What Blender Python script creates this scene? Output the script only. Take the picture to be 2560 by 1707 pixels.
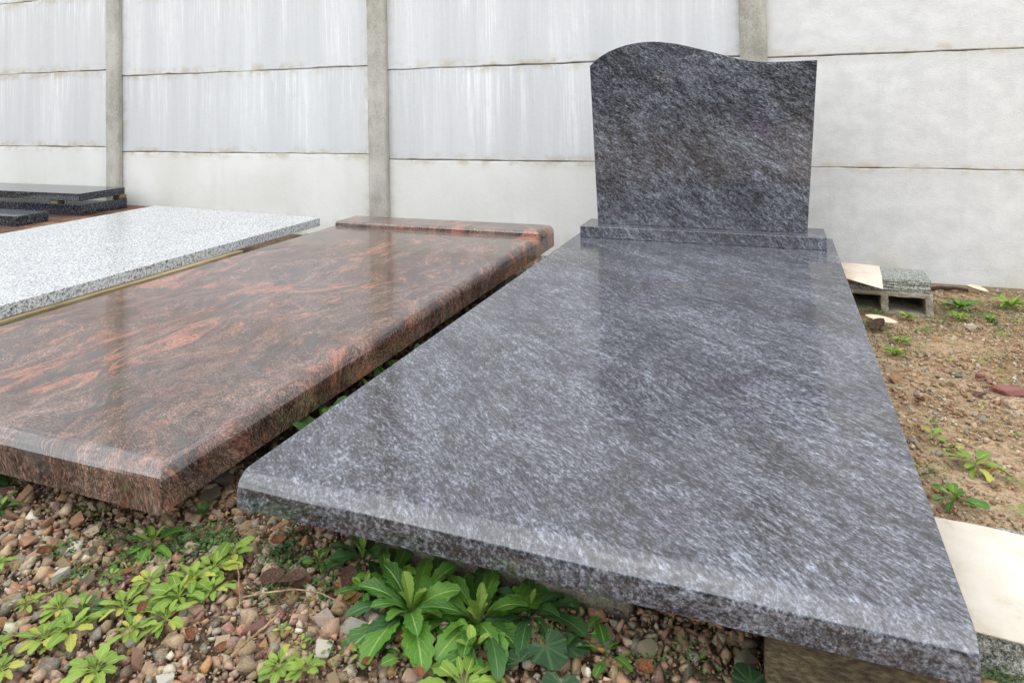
import bpy, bmesh, math, random
import numpy as np
from mathutils import Vector, Matrix, Euler

random.seed(7); rng = np.random.default_rng(7)
for o in list(bpy.data.objects): bpy.data.objects.remove(o)
sc = bpy.context.scene
COL = sc.collection
R = math.radians

# ------------------------------------------------------------------ camera
cam_d = bpy.data.cameras.new('camera'); cam = bpy.data.objects.new('camera', cam_d); COL.objects.link(cam)
sc.camera = cam
cam_d.sensor_width = 36.0; cam_d.sensor_fit = 'HORIZONTAL'
cam_d.lens = 1727.13 / 2560 * 36.0
cam_d.shift_x = 0.0
cam_d.shift_y = (191.19 - 853.5) / 2560          # rising/falling front: verticals stay upright
yaw, pitch, roll = -0.3675, 0.0314, -0.0208
fw = Vector((math.sin(yaw)*math.cos(pitch), math.cos(yaw)*math.cos(pitch), math.sin(pitch)))
rt = Vector((math.cos(yaw), -math.sin(yaw), 0)); up = rt.cross(fw)
rt2 = math.cos(roll)*rt + math.sin(roll)*up; up2 = -math.sin(roll)*rt + math.cos(roll)*up
m = Matrix((rt2, up2, -fw)).transposed().to_4x4(); m.translation = (0.8183, -0.8755, 0.5857)
cam.matrix_world = m
cam_d.clip_start = 0.02; cam_d.clip_end = 500
cam_d.dof.use_dof = True; cam_d.dof.focus_distance = 2.0; cam_d.dof.aperture_fstop = 22.0

# ------------------------------------------------------------------ sky + overcast sun
SUN_EL, SUN_AZ = 72.0, 190.0      # azimuth measured from +Y clockwise: behind the camera, a little to its left
w = bpy.data.worlds.new('World'); sc.world = w; w.use_nodes = True
nt = w.node_tree; nt.nodes.clear()
sky = nt.nodes.new('ShaderNodeTexSky'); sky.sky_type = 'NISHITA'; sky.sun_disc = False
sky.sun_elevation = R(SUN_EL); sky.sun_rotation = R(SUN_AZ); sky.dust_density = 0.4; sky.air_density = 1.0; sky.ozone_density = 1.0
hs = nt.nodes.new('ShaderNodeHueSaturation'); hs.inputs['Saturation'].default_value = 0.13   # cloud-grey sky
bg = nt.nodes.new('ShaderNodeBackground'); bg.inputs['Strength'].default_value = 0.15
wo = nt.nodes.new('ShaderNodeOutputWorld')
nt.links.new(sky.outputs[0], hs.inputs['Color']); nt.links.new(hs.outputs[0], bg.inputs['Color']); nt.links.new(bg.outputs[0], wo.inputs['Surface'])
sd = bpy.data.lights.new('sun', 'SUN'); sd.energy = 0.9; sd.angle = R(120); sd.color = (1, .99, .975)
so = bpy.data.objects.new('sun', sd); COL.objects.link(so)
az, el = R(SUN_AZ), R(SUN_EL)
sdir = Vector((math.sin(az)*math.cos(el), math.cos(az)*math.cos(el), math.sin(el)))
so.rotation_euler = sdir.to_track_quat('Z', 'Y').to_euler(); so.location = sdir*20
vs = sc.view_settings
vs.view_transform = 'Standard'; vs.look = 'None'; vs.gamma = 1.0; vs.use_curve_mapping = False
vs.exposure = 1.15

# ------------------------------------------------------------------ helpers
def lin(r, g, b):
    f = lambda c: (c/255/12.92) if c/255 <= .04045 else ((c/255+.055)/1.055)**2.4
    return (f(r), f(g), f(b), 1)

def tag(o, label=None, cat=None, group=None, kind=None):
    if label: o['label'] = label
    if cat: o['category'] = cat
    if group: o['group'] = group
    if kind: o['kind'] = kind
    return o

def link(name, me, mat=None, parent=None, loc=(0,0,0), rot=(0,0,0), scale=(1,1,1)):
    o = bpy.data.objects.new(name, me); COL.objects.link(o)
    o.location = loc; o.rotation_euler = rot; o.scale = scale
    if mat is not None and me is not None and len(me.materials) == 0: me.materials.append(mat)
    if parent is not None: o.parent = parent
    return o

def empty(name, loc=(0,0,0), rot=(0,0,0)):
    o = bpy.data.objects.new(name, None); COL.objects.link(o); o.location = loc; o.rotation_euler = rot
    o.empty_display_size = .05
    return o

def mesh_py(name, v, f, smooth=None):
    me = bpy.data.meshes.new(name); me.from_pydata([tuple(p) for p in v], [], [tuple(q) for q in f]); me.validate(); me.update()
    bm = bmesh.new(); bm.from_mesh(me); bmesh.ops.recalc_face_normals(bm, faces=bm.faces); bm.to_mesh(me); bm.free()
    if smooth is not None: smooth_by(me, smooth)
    return me

def smooth_by(me, deg):
    me.polygons.foreach_set('use_smooth', [True]*len(me.polygons))
    me.set_sharp_from_angle(angle=R(deg))
    for p in me.polygons:            # large flats keep their own normal so that reflections stay straight
        if p.area > .004: p.use_smooth = False
    me.update()

def box_mesh(name, x0, x1, y0, y1, z0, z1, bev=.003, seg=2, jit=0, cuts=0, seed=0):
    bm = bmesh.new(); bmesh.ops.create_cube(bm, size=1)
    for v in bm.verts: v.co = Vector((x0+(v.co.x+.5)*(x1-x0), y0+(v.co.y+.5)*(y1-y0), z0+(v.co.z+.5)*(z1-z0)))
    if cuts: bmesh.ops.subdivide_edges(bm, edges=bm.edges[:], cuts=cuts, use_grid_fill=True)
    if bev:
        es = [e for e in bm.edges if len(e.link_faces) == 2 and e.calc_face_angle() > .5]
        bmesh.ops.bevel(bm, geom=es, offset=bev, segments=seg, affect='EDGES', profile=.5)
    if jit:
        rr = random.Random(seed)
        for v in bm.verts: v.co += Vector((rr.uniform(-jit,jit), rr.uniform(-jit,jit), rr.uniform(-jit,jit)))
    bmesh.ops.recalc_face_normals(bm, faces=bm.faces)
    me = bpy.data.meshes.new(name); bm.to_mesh(me); bm.free()
    smooth_by(me, 40)
    return me

def gz(x, y): return -.148 - .033*y + .02*min(max(-x, 0), 2.5)

# ------------------------------------------------------------------ node shorthand
class NT:
    def __init__(s, name):
        s.m = bpy.data.materials.new(name); s.m.use_nodes = True; s.t = s.m.node_tree
        s.b = s.t.nodes['Principled BSDF']; s.tc = s.n('ShaderNodeTexCoord'); s.oi = s.n('ShaderNodeObjectInfo')
        s.P = s.tc.outputs['Object']
    def n(s, t, **k):
        nd = s.t.nodes.new(t)
        for a, v in k.items(): setattr(nd, a, v)
        return nd
    def put(s, sock, v):
        if isinstance(v, bpy.types.NodeSocket): s.t.links.new(v, sock)
        else: sock.default_value = v
    def noise(s, vec, scale, det=4, rough=.55, dist=0, w=None, col=False):
        nd = s.n('ShaderNodeTexNoise')
        if w is not None: nd.noise_dimensions = '4D'; s.put(nd.inputs['W'], w)
        s.put(nd.inputs['Vector'], vec); nd.inputs['Scale'].default_value = scale; nd.inputs['Detail'].default_value = det
        nd.inputs['Roughness'].default_value = rough; nd.inputs['Distortion'].default_value = dist
        return nd.outputs['Color' if col else 'Fac']
    def voro(s, vec, scale, feat='F1', out='Distance', rnd=1):
        nd = s.n('ShaderNodeTexVoronoi', feature=feat); s.put(nd.inputs['Vector'], vec); nd.inputs['Scale'].default_value = scale
        nd.inputs['Randomness'].default_value = rnd
        return nd.outputs[out]
    def map(s, vec, rot=(0,0,0), scale=(1,1,1), loc=(0,0,0)):
        nd = s.n('ShaderNodeMapping'); s.put(nd.inputs['Vector'], vec)
        nd.inputs['Rotation'].default_value = rot; nd.inputs['Scale'].default_value = scale; nd.inputs['Location'].default_value = loc
        return nd.outputs[0]
    def vm(s, op, a, b=None):
        nd = s.n('ShaderNodeVectorMath', operation=op); s.put(nd.inputs[0], a)
        if b is not None: s.put(nd.inputs['Scale'] if op == 'SCALE' else nd.inputs[1], b)
        return nd.outputs[0]
    def math(s, op, a, b=None, clamp=False):
        nd = s.n('ShaderNodeMath', operation=op, use_clamp=clamp); s.put(nd.inputs[0], a)
        if b is not None: s.put(nd.inputs[1], b)
        return nd.outputs[0]
    def step(s, v, a, b, lo=0., hi=1.):
        nd = s.n('ShaderNodeMapRange', interpolation_type='SMOOTHSTEP'); s.put(nd.inputs[0], v)
        for i, q in zip((1,2,3,4), (a, b, lo, hi)): nd.inputs[i].default_value = q
        return nd.outputs[0]
    def ramp(s, v, stops):
        nd = s.n('ShaderNodeValToRGB'); s.put(nd.inputs[0], v); e = nd.color_ramp.elements
        while len(e) < len(stops): e.new(.5)
        for q, (p, c) in zip(e, stops): q.position = p; q.color = c if len(c) == 4 else (*c, 1)
        return nd.outputs[0]
    def mix(s, f, a, b, mode='MIX'):
        nd = s.n('ShaderNodeMix', data_type='RGBA', blend_type=mode); s.put(nd.inputs['Factor'], f)
        s.put(nd.inputs['A'], a if isinstance(a, bpy.types.NodeSocket) or len(a) == 4 else (*a, 1))
        s.put(nd.inputs['B'], b if isinstance(b, bpy.types.NodeSocket) or len(b) == 4 else (*b, 1))
        return nd.outputs['Result']
    def warp(s, vec, scale, amt, det=2):
        c = s.noise(vec, scale, det, col=True)
        return s.vm('ADD', vec, s.vm('SCALE', s.vm('SUBTRACT', c, (.5,.5,.5)), amt))
    def bump(s, h, strength=.3, dist=.01):
        nd = s.n('ShaderNodeBump'); s.put(nd.inputs['Height'], h); nd.inputs['Strength'].default_value = strength
        nd.inputs['Distance'].default_value = dist; s.t.links.new(nd.outputs[0], s.b.inputs['Normal'])
    def out(s, col, rough=.5, spec=.5, ior=1.5):
        s.put(s.b.inputs['Base Color'], col); s.put(s.b.inputs['Roughness'], rough)
        s.b.inputs['Specular IOR Level'].default_value = spec; s.b.inputs['IOR'].default_value = ior
        return s.m

# ------------------------------------------------------------------ materials
def mat_blue(name, rot, off=(0,0,0)):
    """streaky blue-grey polished granite; local X of the rotated frame runs along the streaks"""
    s = NT(name)
    p = s.map(s.P, loc=off)
    p = s.warp(p, 1.4, .16)
    p = s.warp(p, 6.0, .022)
    q = s.map(p, rot=rot)
    a1 = s.map(q, scale=(.30, 1, 1))
    a2 = s.map(q, scale=(.50, 1, 1))
    a3 = s.map(q, scale=(.38, 1, 1))
    grain = s.step(s.noise(a3, 240, 3, .65), .30, .70)
    cellc = s.n('ShaderNodeSeparateColor'); s.put(cellc.inputs[0], s.voro(s.warp(a3, 160, .003), 300, 'F1', 'Color'))
    cell = cellc.outputs[0]                                    # interlocking crystals
    fine = s.noise(a2, 560, 2, .7)
    mid = s.noise(a1, 66, 5, .70)
    big = s.noise(s.map(q, scale=(.40, 1, 1)), 6.0, 4, .62)
    v = s.math('ADD', s.math('MULTIPLY', grain, .19), s.math('MULTIPLY', fine, .30))
    v = s.math('ADD', v, s.math('MULTIPLY', cell, .09))
    v = s.math('ADD', v, s.math('MULTIPLY', mid, .48))
    v = s.math('ADD', v, s.math('MULTIPLY', big, .30))
    v = s.step(v, .44, .98)
    c = s.ramp(v, [(0, lin(20,20,24)), (.20, lin(44,44,50)), (.45, lin(80,82,90)), (.70, lin(114,118,128)), (1, lin(168,176,187))])
    # tan and mauve mineral patches
    t = s.step(s.noise(s.map(p, loc=(3,1,5)), 3.6, 4, .6), .56, .72, 0, .4)
    c = s.mix(t, c, s.mix(1, c, lin(255,240,206), 'MULTIPLY'))
    t2 = s.step(s.noise(s.map(p, loc=(8,2,1)), 6, 4, .6), .54, .72, 0, .7)
    c = s.mix(t2, c, s.mix(1, c, lin(236,216,236), 'MULTIPLY'))
    smear = s.noise(s.P, 7, 5, .65)
    c = s.mix(s.step(s.noise(s.P, 210, 2, .5), .70, .76, 0, .35), c, lin(150,146,136))     # specks of dust
    return s.out(c, s.math('ADD', s.math('MULTIPLY', grain, .03), s.step(smear, .4, .75, .10, .19)), .95, 1.62)

STREAK_TOP = (0, 0, math.atan2(.67, .74))          # rotates the streak direction (.74,-.67,0) onto X
M_BLUE_SLAB = mat_blue('blue granite slab', STREAK_TOP)
M_BLUE_STELE = mat_blue('blue granite headstone', (0, R(-33), 0), (2.3, .7, 1.1))
M_BLUE_PLINTH = mat_blue('blue granite plinth', (0, R(-48), 0), (.3, 4.7, 2.1))

def mat_red(name):
    s = NT(name)
    p = s.warp(s.P, 1.5, .32)
    p = s.warp(p, 3.6, .19)
    lay = s.map(p, rot=(0,0,R(10)), scale=(1, .46, .16))
    g1 = s.noise(s.map(p, scale=(1, .8, .28)), 380, 3, .75)
    cellc = s.n('ShaderNodeSeparateColor'); s.put(cellc.inputs[0], s.voro(s.map(p, scale=(1,.8,.35)), 460, 'F1', 'Color'))
    g2 = s.noise(lay, 70, 4, .65)
    g3 = s.noise(lay, 16, 5, .65)
    v = s.math('ADD', s.math('ADD', s.math('MULTIPLY', g1, .46), s.math('MULTIPLY', g2, .18)), s.math('MULTIPLY', g3, .30))
    v = s.math('ADD', v, s.math('MULTIPLY', cellc.outputs[0], .14))
    v = s.step(v, .34, .80)
    c = s.ramp(v, [(0, lin(30,24,23)), (.22, lin(62,49,44)), (.45, lin(100,80,71)), (.72, lin(142,117,104)), (1, lin(196,172,156))])
    # broad warm and cool drifts
    c = s.mix(s.step(s.noise(s.map(p, loc=(9,1,2), scale=(1,.5,.3)), 3, 4, .6), .42, .66, 0, .6), c, s.mix(1, c, lin(255,206,186), 'MULTIPLY'))
    c = s.mix(s.step(s.noise(s.map(p, loc=(4,6,2), scale=(1,.5,.3)), 4, 4, .6), .52, .70, 0, .6), c, s.mix(1, c, lin(180,186,188), 'MULTIPLY'))
    # salmon veins: folded contour bands of a strongly warped field
    sw = s.map(s.warp(p, 6, .07), rot=(0,0,R(10)), scale=(1, .42, .18), loc=(5,2,9))
    o1 = s.math('FRACT', s.math('MULTIPLY', s.noise(sw, 4.4, 3, .55), 7.0))
    band = s.math('ABSOLUTE', s.math('SUBTRACT', o1, .5))
    gate = s.noise(s.map(p, loc=(1,7,3), scale=(1,.6,.35)), 4.2, 3, .55)
    vein = s.step(s.math('SUBTRACT', s.math('ADD', band, s.math('MULTIPLY', g1, .10)), s.math('MULTIPLY', s.step(gate, .44, .74), .30)), -.04, .14, 1, 0)
    blot = s.step(s.noise(s.map(lay, loc=(3,8,1)), 34, 4, .6), .63, .70, 0, .8)
    o = s.math('MAXIMUM', vein, blot)
    oc = s.mix(g1, lin(138,78,60), lin(224,146,116))
    c = s.mix(s.math('MULTIPLY', s.math('MULTIPLY', o, s.step(g2, .30, .62, .25, .85)), s.step(g1, .34, .60, .25, .9)), c, oc)
    # dark green-black seams following the same folds
    d1 = s.step(s.math('ABSOLUTE', s.math('SUBTRACT', o1, .84)), .02, .13, .8, 0)
    d1 = s.math('MULTIPLY', d1, s.step(s.noise(s.map(p, loc=(6,3,3)), 5, 3, .5), .46, .60))
    c = s.mix(d1, c, s.mix(g1, lin(26,28,30), lin(92,90,86)))
    smear = s.noise(s.P, 7, 5, .65)
    return s.out(c, s.step(smear, .4, .75, .09, .15), .95, 1.62)
M_RED = mat_red('red granite')

def mat_speck(name, stops, scale=330, rough=.12, mixamt=.5, bump=0):
    s = NT(name)
    p = s.warp(s.P, 40, .012)
    a = s.noise(p, scale, 3, .6); b = s.noise(s.map(p, loc=(3,3,3)), scale*.38, 3, .6)
    v = s.math('ADD', s.math('MULTIPLY', a, 1-mixamt), s.math('MULTIPLY', b, mixamt))
    v = s.step(v, .34, .66)
    c = s.ramp(v, stops)
    big = s.noise(s.P, 6, 3, .5)
    c = s.mix(s.step(big, .35, .7, 0, .18), c, s.mix(1, c, lin(196,200,204), 'MULTIPLY'))
    if bump: s.bump(a, bump, .004)
    return s.out(c, rough, .5, 1.5)
M_WHITE = mat_speck('white speckled granite', [(0, lin(52,54,58)), (.16, lin(104,108,114)), (.34, lin(172,176,179)), (.6, lin(204,207,208)), (1, lin(230,231,230))], 330, .22, .5)
M_ROUGHG = mat_speck('rough split grey granite', [(0, lin(40,42,38)), (.3, lin(104,108,100)), (.6, lin(160,162,154)), (1, lin(212,212,204))], 420, .75, .45, .25)
M_BLACK = mat_speck('black granite', [(0, lin(14,15,18)), (.45, lin(30,32,37)), (.7, lin(50,54,62)), (1, lin(128,136,150))], 300, .10, .4)

def mat_panel(name, kind):
    s = NT(name)
    rnd = s.math('MULTIPLY', s.oi.outputs['Random'], 60)
    sep = s.n('ShaderNodeSeparateXYZ'); s.put(sep.inputs[0], s.P)
    X, Z = sep.outputs['X'], sep.outputs['Z']
    wv = s.warp(s.P, 9, .012)
    pat = s.noise(s.P, 2.3, 3, .55, w=rnd)
    blot = s.noise(s.map(s.P, scale=(1,1,1.4)), 10, 5, .65, w=rnd)
    fine = s.noise(s.P, 240, 3, .7)
    if kind == 'streaked':
        s0 = s.noise(s.map(wv, scale=(1,1,.05)), 4.5, 3, .6, w=rnd)
        s1 = s.noise(s.map(wv, scale=(1,1,.035)), 17, 3, .6, w=rnd)
        s2 = s.noise(s.map(wv, scale=(1,1,.025)), 75, 2, .6, w=rnd)
        s3 = s.noise(s.map(wv, scale=(1,1,.018)), 150, 2, .6, w=rnd)
        f = s.math('ADD', s.math('ADD', s.math('MULTIPLY', s1, .34), s.math('MULTIPLY', s2, .40)), s.math('MULTIPLY', s3, .26))
        f = s.step(f, .46, .64)
        reach = s.math('ADD', s.math('MULTIPLY', Z, .9), s.math('MULTIPLY', s0, 1.6))      # runs fade out at different lengths
        f = s.math('MULTIPLY', f, s.step(reach, .50, 1.05, .10, 1))
        mott = s.noise(s.P, 55, 4, .7)
        c = s.mix(s.step(s0, .35, .65), lin(198,201,204), lin(214,217,219))
        c = s.mix(s.step(mott, .35, .65, 0, .5), c, lin(206,209,210))
        c = s.mix(s.math('MULTIPLY', f, s.step(pat, .35, .62, .35, .95)), c, lin(238,240,242))
        c = s.mix(s.step(blot, .52, .75, 0, .4), c, lin(200,201,199))
    elif kind == 'pale':
        c = s.mix(s.step(pat, .3, .7), lin(216,217,212), lin(230,231,228))
        s1 = s.noise(s.map(wv, scale=(1,1,.12)), 12, 4, .6, w=rnd)
        c = s.mix(s.step(s1, .52, .72, 0, .35), c, lin(208,209,206))
        c = s.mix(s.step(blot, .54, .76, 0, .3), c, lin(220,217,204))
    else:
        c = s.mix(s.step(blot, .3, .7), lin(206,208,208), lin(224,226,226))
        s1 = s.noise(s.map(wv, scale=(1,1,.10)), 9, 4, .6, w=rnd)
        c = s.mix(s.step(s1, .54, .72, 0, .45), c, lin(198,201,202))
    # weather staining that follows the panel's rim
    ez = s.math('ABSOLUTE', Z); ex = s.math('ABSOLUTE', X)
    rim = s.math('MAXIMUM', s.step(ez, .195, .256), s.step(ex, .88, .995))
    rim = s.math('MULTIPLY', rim, s.step(blot, .42, .66))
    c = s.mix(s.math('MULTIPLY', rim, .7), c, lin(178,166,138))
    if kind in ('pale', 'splash'):
        low = s.math('MULTIPLY', s.step(Z, -.02, -.26), s.step(s.noise(s.map(s.P, scale=(1,1,.25)), 7, 4, .6, w=rnd), .42, .68))
        c = s.mix(s.math('MULTIPLY', low, .55), c, lin(178,176,142))
    pits = s.step(s.voro(s.P, 85), .02, .10)
    pm = s.step(s.noise(s.P, 14, 2, .5), .5, .62)
    c = s.mix(s.math('MULTIPLY', s.math('SUBTRACT', 1, pits), s.math('MULTIPLY', pm, .55)), c, lin(120,118,110))
    c = s.mix(s.step(fine, .3, .7, 0, .12), c, lin(170,170,168))
    h = s.math('ADD', s.math('MULTIPLY', fine, .25), s.math('MULTIPLY', s.noise(s.P, 45, 4, .6), 1.0))
    if kind in ('rough', 'splash'):      # cast pimples on the rougher panels
        pim = s.math('MULTIPLY', s.step(s.voro(s.P, 38), .06, .16, 1, 0), s.step(s.noise(s.P, 11, 2, .5), .48, .58))
        h = s.math('ADD', s.math('ADD', s.math('MULTIPLY', s.noise(s.P, 120, 4, .65), .8), s.math('MULTIPLY', fine, .3)), s.math('MULTIPLY', pim, .9))
    s.bump(h, .40 if kind in ('rough', 'splash') else .22, .006)
    return s.out(c, .85, .3)
M_SPLASH = mat_panel('splashed concrete', 'splash'); M_PANEL = mat_panel('streaked concrete', 'streaked'); M_PALE = mat_panel('pale concrete', 'pale'); M_ROUGHC = mat_panel('rough concrete', 'rough')

def mat_noise(name, stops, scale=12, det=6, rough=.85, stretch=(1,1,1), fine=200, fineamt=.35, bump=.4, bd=.006, rndamt=.0, spec=.3):
    s = NT(name)
    p = s.map(s.P, scale=stretch)
    rnd = s.math('MULTIPLY', s.oi.outputs['Random'], 40)
    a = s.noise(p, scale, det, .62, w=rnd); b = s.noise(p, fine, 3, .65)
    v = s.math('ADD', s.math('MULTIPLY', a, 1-fineamt), s.math('MULTIPLY', b, fineamt))
    v = s.step(v, .33, .67)
    c = s.ramp(v, stops)
    if bump: s.bump(s.math('ADD', a, s.math('MULTIPLY', b, .5)), bump, bd)
    return s.out(c, rough, spec)
M_POST = mat_noise('weathered post concrete', [(0, lin(140,137,126)), (.5, lin(172,170,160)), (1, lin(192,190,182))], 9, 6, .9, (1,1,.6), 220, .4, .5)
M_BLOCK = mat_noise('hollow block concrete', [(0, lin(110,104,90)), (.5, lin(158,150,132)), (1, lin(196,190,172))], 40, 5, .95, fine=260, fineamt=.5, bump=.9, bd=.008)
M_PAD = mat_noise('pale concrete pad', [(0, lin(96,92,80)), (.5, lin(140,136,120)), (1, lin(176,170,150))], 30, 5, .95, fine=240, fineamt=.5, bump=.8)
M_TIMBER = mat_noise('damp brown timber', [(0, lin(48,42,32)), (.5, lin(88,78,60)), (.85, lin(112,102,80)), (1, lin(150,140,118))], 16, 6, .9, (.45,1,1), 190, .45, .9)
M_WOOD = mat_noise('yellowed pallet wood', [(0, lin(78,68,48)), (.45, lin(136,122,88)), (.8, lin(164,150,114)), (1, lin(184,174,144))], 9, 6, .8, (1,.10,1), 120, .3, .3)
M_RUST = mat_noise('rust-brown board', [(0, lin(50,36,30)), (.4, lin(86,62,50)), (.75, lin(116,86,68)), (1, lin(150,124,104))], 7, 6, .8, (.5,1,1), 150, .35, .3)
M_PAPER = mat_noise('cream sheet', [(0, lin(178,148,126)), (.35, lin(206,186,166)), (.65, lin(218,206,188)), (1, lin(222,214,200))], 7, 6, .75, fine=160, fineamt=.15, bump=.08)
M_PAPER2 = mat_noise('ivory sheet', [(0, lin(186,172,152)), (.4, lin(208,200,184)), (1, lin(216,211,200))], 9, 5, .7, fine=160, fineamt=.12, bump=.06)
M_BARK = mat_noise('dark stick bark', [(0, lin(36,28,26)), (.5, lin(70,54,48)), (1, lin(110,90,78))], 30, 5, .9)
M_STRAW = mat_noise('dry straw', [(0, lin(110,86,62)), (.5, lin(160,132,100)), (1, lin(196,172,138))], 30, 4, .8)
M_CHIP = mat_noise('cream wood chip', [(0, lin(200,176,140)), (.5, lin(232,218,190)), (1, lin(246,238,220))], 20, 5, .8)
M_DEAD = mat_noise('dead leaf', [(0, lin(62,38,26)), (.5, lin(112,70,42)), (1, lin(156,110,70))], 14, 4, .7, fine=160, bump=.3)
M_DEAD2 = mat_noise('dark dead leaf', [(0, lin(40,28,24)), (.5, lin(78,56,46)), (1, lin(122,94,76))], 20, 4, .7, fine=160, bump=.3)

def mat_soil():
    s = NT('soil')
    a = s.noise(s.P, 3.0, 5, .6); b = s.noise(s.P, 55, 5, .7); d = s.noise(s.P, 300, 3, .7)
    v = s.math('ADD', s.math('ADD', s.math('MULTIPLY', a, .3), s.math('MULTIPLY', b, .4)), s.math('MULTIPLY', d, .3))
    dk = s.ramp(s.step(v, .36, .64), [(0, lin(66,54,42)), (.4, lin(108,92,72)), (.7, lin(142,122,98)), (1, lin(172,154,128))])
    sand = s.ramp(s.step(v, .36, .64), [(0, lin(124,100,74)), (.4, lin(172,144,110)), (.7, lin(200,174,140)), (1, lin(218,198,168))])
    sp = s.n('ShaderNodeSeparateXYZ'); s.put(sp.inputs[0], s.P)
    edge = s.math('ADD', sp.outputs['X'], s.math('MULTIPLY', s.math('SUBTRACT', a, .5), .5))
    c = s.mix(s.step(edge, .75, 1.1), dk, sand)                 # sandy yard to the right, dark gravel bed to the left
    foot = s.step(s.math('ADD', sp.outputs['Y'], s.math('MULTIPLY', s.math('SUBTRACT', b, .5), .25)), 2.30, 2.46)
    c = s.mix(s.math('MULTIPLY', foot, .6), c, lin(112,100,80))
    s.bump(s.math('ADD', b, s.math('MULTIPLY', d, .6)), .9, .012)
    return s.out(c, .95, .2)
M_SOIL = mat_soil()

PAL = [(174,150,118),(190,168,138),(202,182,154),(160,138,110),(150,114,94),(126,92,80),(182,138,108),(194,150,102),(158,152,136),(128,122,108),(182,174,154),(206,196,174),(216,210,196),(118,102,84),(182,152,132),(154,134,98)]
PALW = np.array([9,7,4,9,8,7,8,5,5,4,3,2,.8,6,7,7], float); PALW /= PALW.sum()
def mat_stone(vcol):
    s = NT('gravel stone' if vcol else 'loose stone')
    if vcol:
        at = s.n('ShaderNodeAttribute', attribute_name='Col'); base = at.outputs['Color']
    else:
        nd = s.n('ShaderNodeValToRGB'); nd.color_ramp.interpolation = 'CONSTANT'; e = nd.color_ramp.elements
        cum = 0; idx = list(range(16)); random.Random(3).shuffle(idx)
        while len(e) < 16: e.new(.5)
        for q, i in zip(e, idx): q.position = cum; cum += PALW[i]; q.color = lin(*PAL[i])
        s.put(nd.inputs[0], s.oi.outputs['Random']); base = nd.outputs[0]
    a = s.noise(s.P, 70, 5, .65); b = s.noise(s.P, 420, 3, .6)
    c = s.mix(s.step(a, .35, .7, 0, .65), base, s.mix(1, base, lin(176,168,158), 'MULTIPLY'))
    c = s.mix(s.step(b, .45, .75, 0, .35), c, lin(206,192,170))
    s.bump(s.math('ADD', a, s.math('MULTIPLY', b, .4)), .6, .004)
    return s.out(c, .8, .35)
M_GRAVEL = mat_stone(True); M_STONE = mat_stone(False)
def mat_one_stone(name, rgb, rgb2):
    return mat_noise(name, [(0, lin(*rgb2)), (.6, lin(*rgb)), (1, lin(*[min(255, int(c*1.13)) for c in rgb]))], 45, 5, .8, fine=380, fineamt=.4, bump=.6, bd=.004)

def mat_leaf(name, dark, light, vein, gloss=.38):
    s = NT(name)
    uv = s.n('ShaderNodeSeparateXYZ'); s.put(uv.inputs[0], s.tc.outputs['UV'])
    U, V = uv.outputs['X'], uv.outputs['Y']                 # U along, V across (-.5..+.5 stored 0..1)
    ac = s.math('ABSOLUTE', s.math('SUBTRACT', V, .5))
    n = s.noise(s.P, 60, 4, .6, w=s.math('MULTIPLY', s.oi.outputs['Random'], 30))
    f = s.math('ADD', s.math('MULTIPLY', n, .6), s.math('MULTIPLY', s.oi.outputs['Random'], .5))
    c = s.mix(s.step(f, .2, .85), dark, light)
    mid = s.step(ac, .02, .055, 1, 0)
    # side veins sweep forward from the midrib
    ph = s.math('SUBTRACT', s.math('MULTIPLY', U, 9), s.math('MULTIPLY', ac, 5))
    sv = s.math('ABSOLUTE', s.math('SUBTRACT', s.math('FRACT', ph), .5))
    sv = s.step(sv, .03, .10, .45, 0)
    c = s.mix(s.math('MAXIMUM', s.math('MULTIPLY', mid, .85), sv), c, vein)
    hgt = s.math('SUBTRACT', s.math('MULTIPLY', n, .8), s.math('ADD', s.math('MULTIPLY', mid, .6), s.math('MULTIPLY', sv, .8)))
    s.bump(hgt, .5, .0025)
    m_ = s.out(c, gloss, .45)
    tr = s.n('ShaderNodeBsdfTranslucent'); s.put(tr.inputs['Color'], s.mix(1, c, lin(214,240,120), 'MULTIPLY'))
    mx = s.n('ShaderNodeMixShader'); mx.inputs[0].default_value = .22
    s.t.links.new(s.b.outputs[0], mx.inputs[1]); s.t.links.new(tr.outputs[0], mx.inputs[2])
    s.t.links.new(mx.outputs[0], s.t.nodes['Material Output'].inputs['Surface'])
    return m_
M_LEAF = mat_leaf('dock leaf', lin(52,98,32), lin(98,146,50), lin(148,182,104), .33)
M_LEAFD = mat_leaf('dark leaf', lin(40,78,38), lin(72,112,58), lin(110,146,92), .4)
M_LEAFL = mat_leaf('young leaf', lin(104,142,48), lin(150,180,72), lin(188,202,118), .45)
M_LEAFY = mat_leaf('yellowing leaf', lin(160,172,62), lin(196,196,90), lin(218,214,140), .5)
M_LOBED = mat_leaf('mallow leaf', lin(44,74,48), lin(62,94,58), lin(80,110,72), .5)

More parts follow.
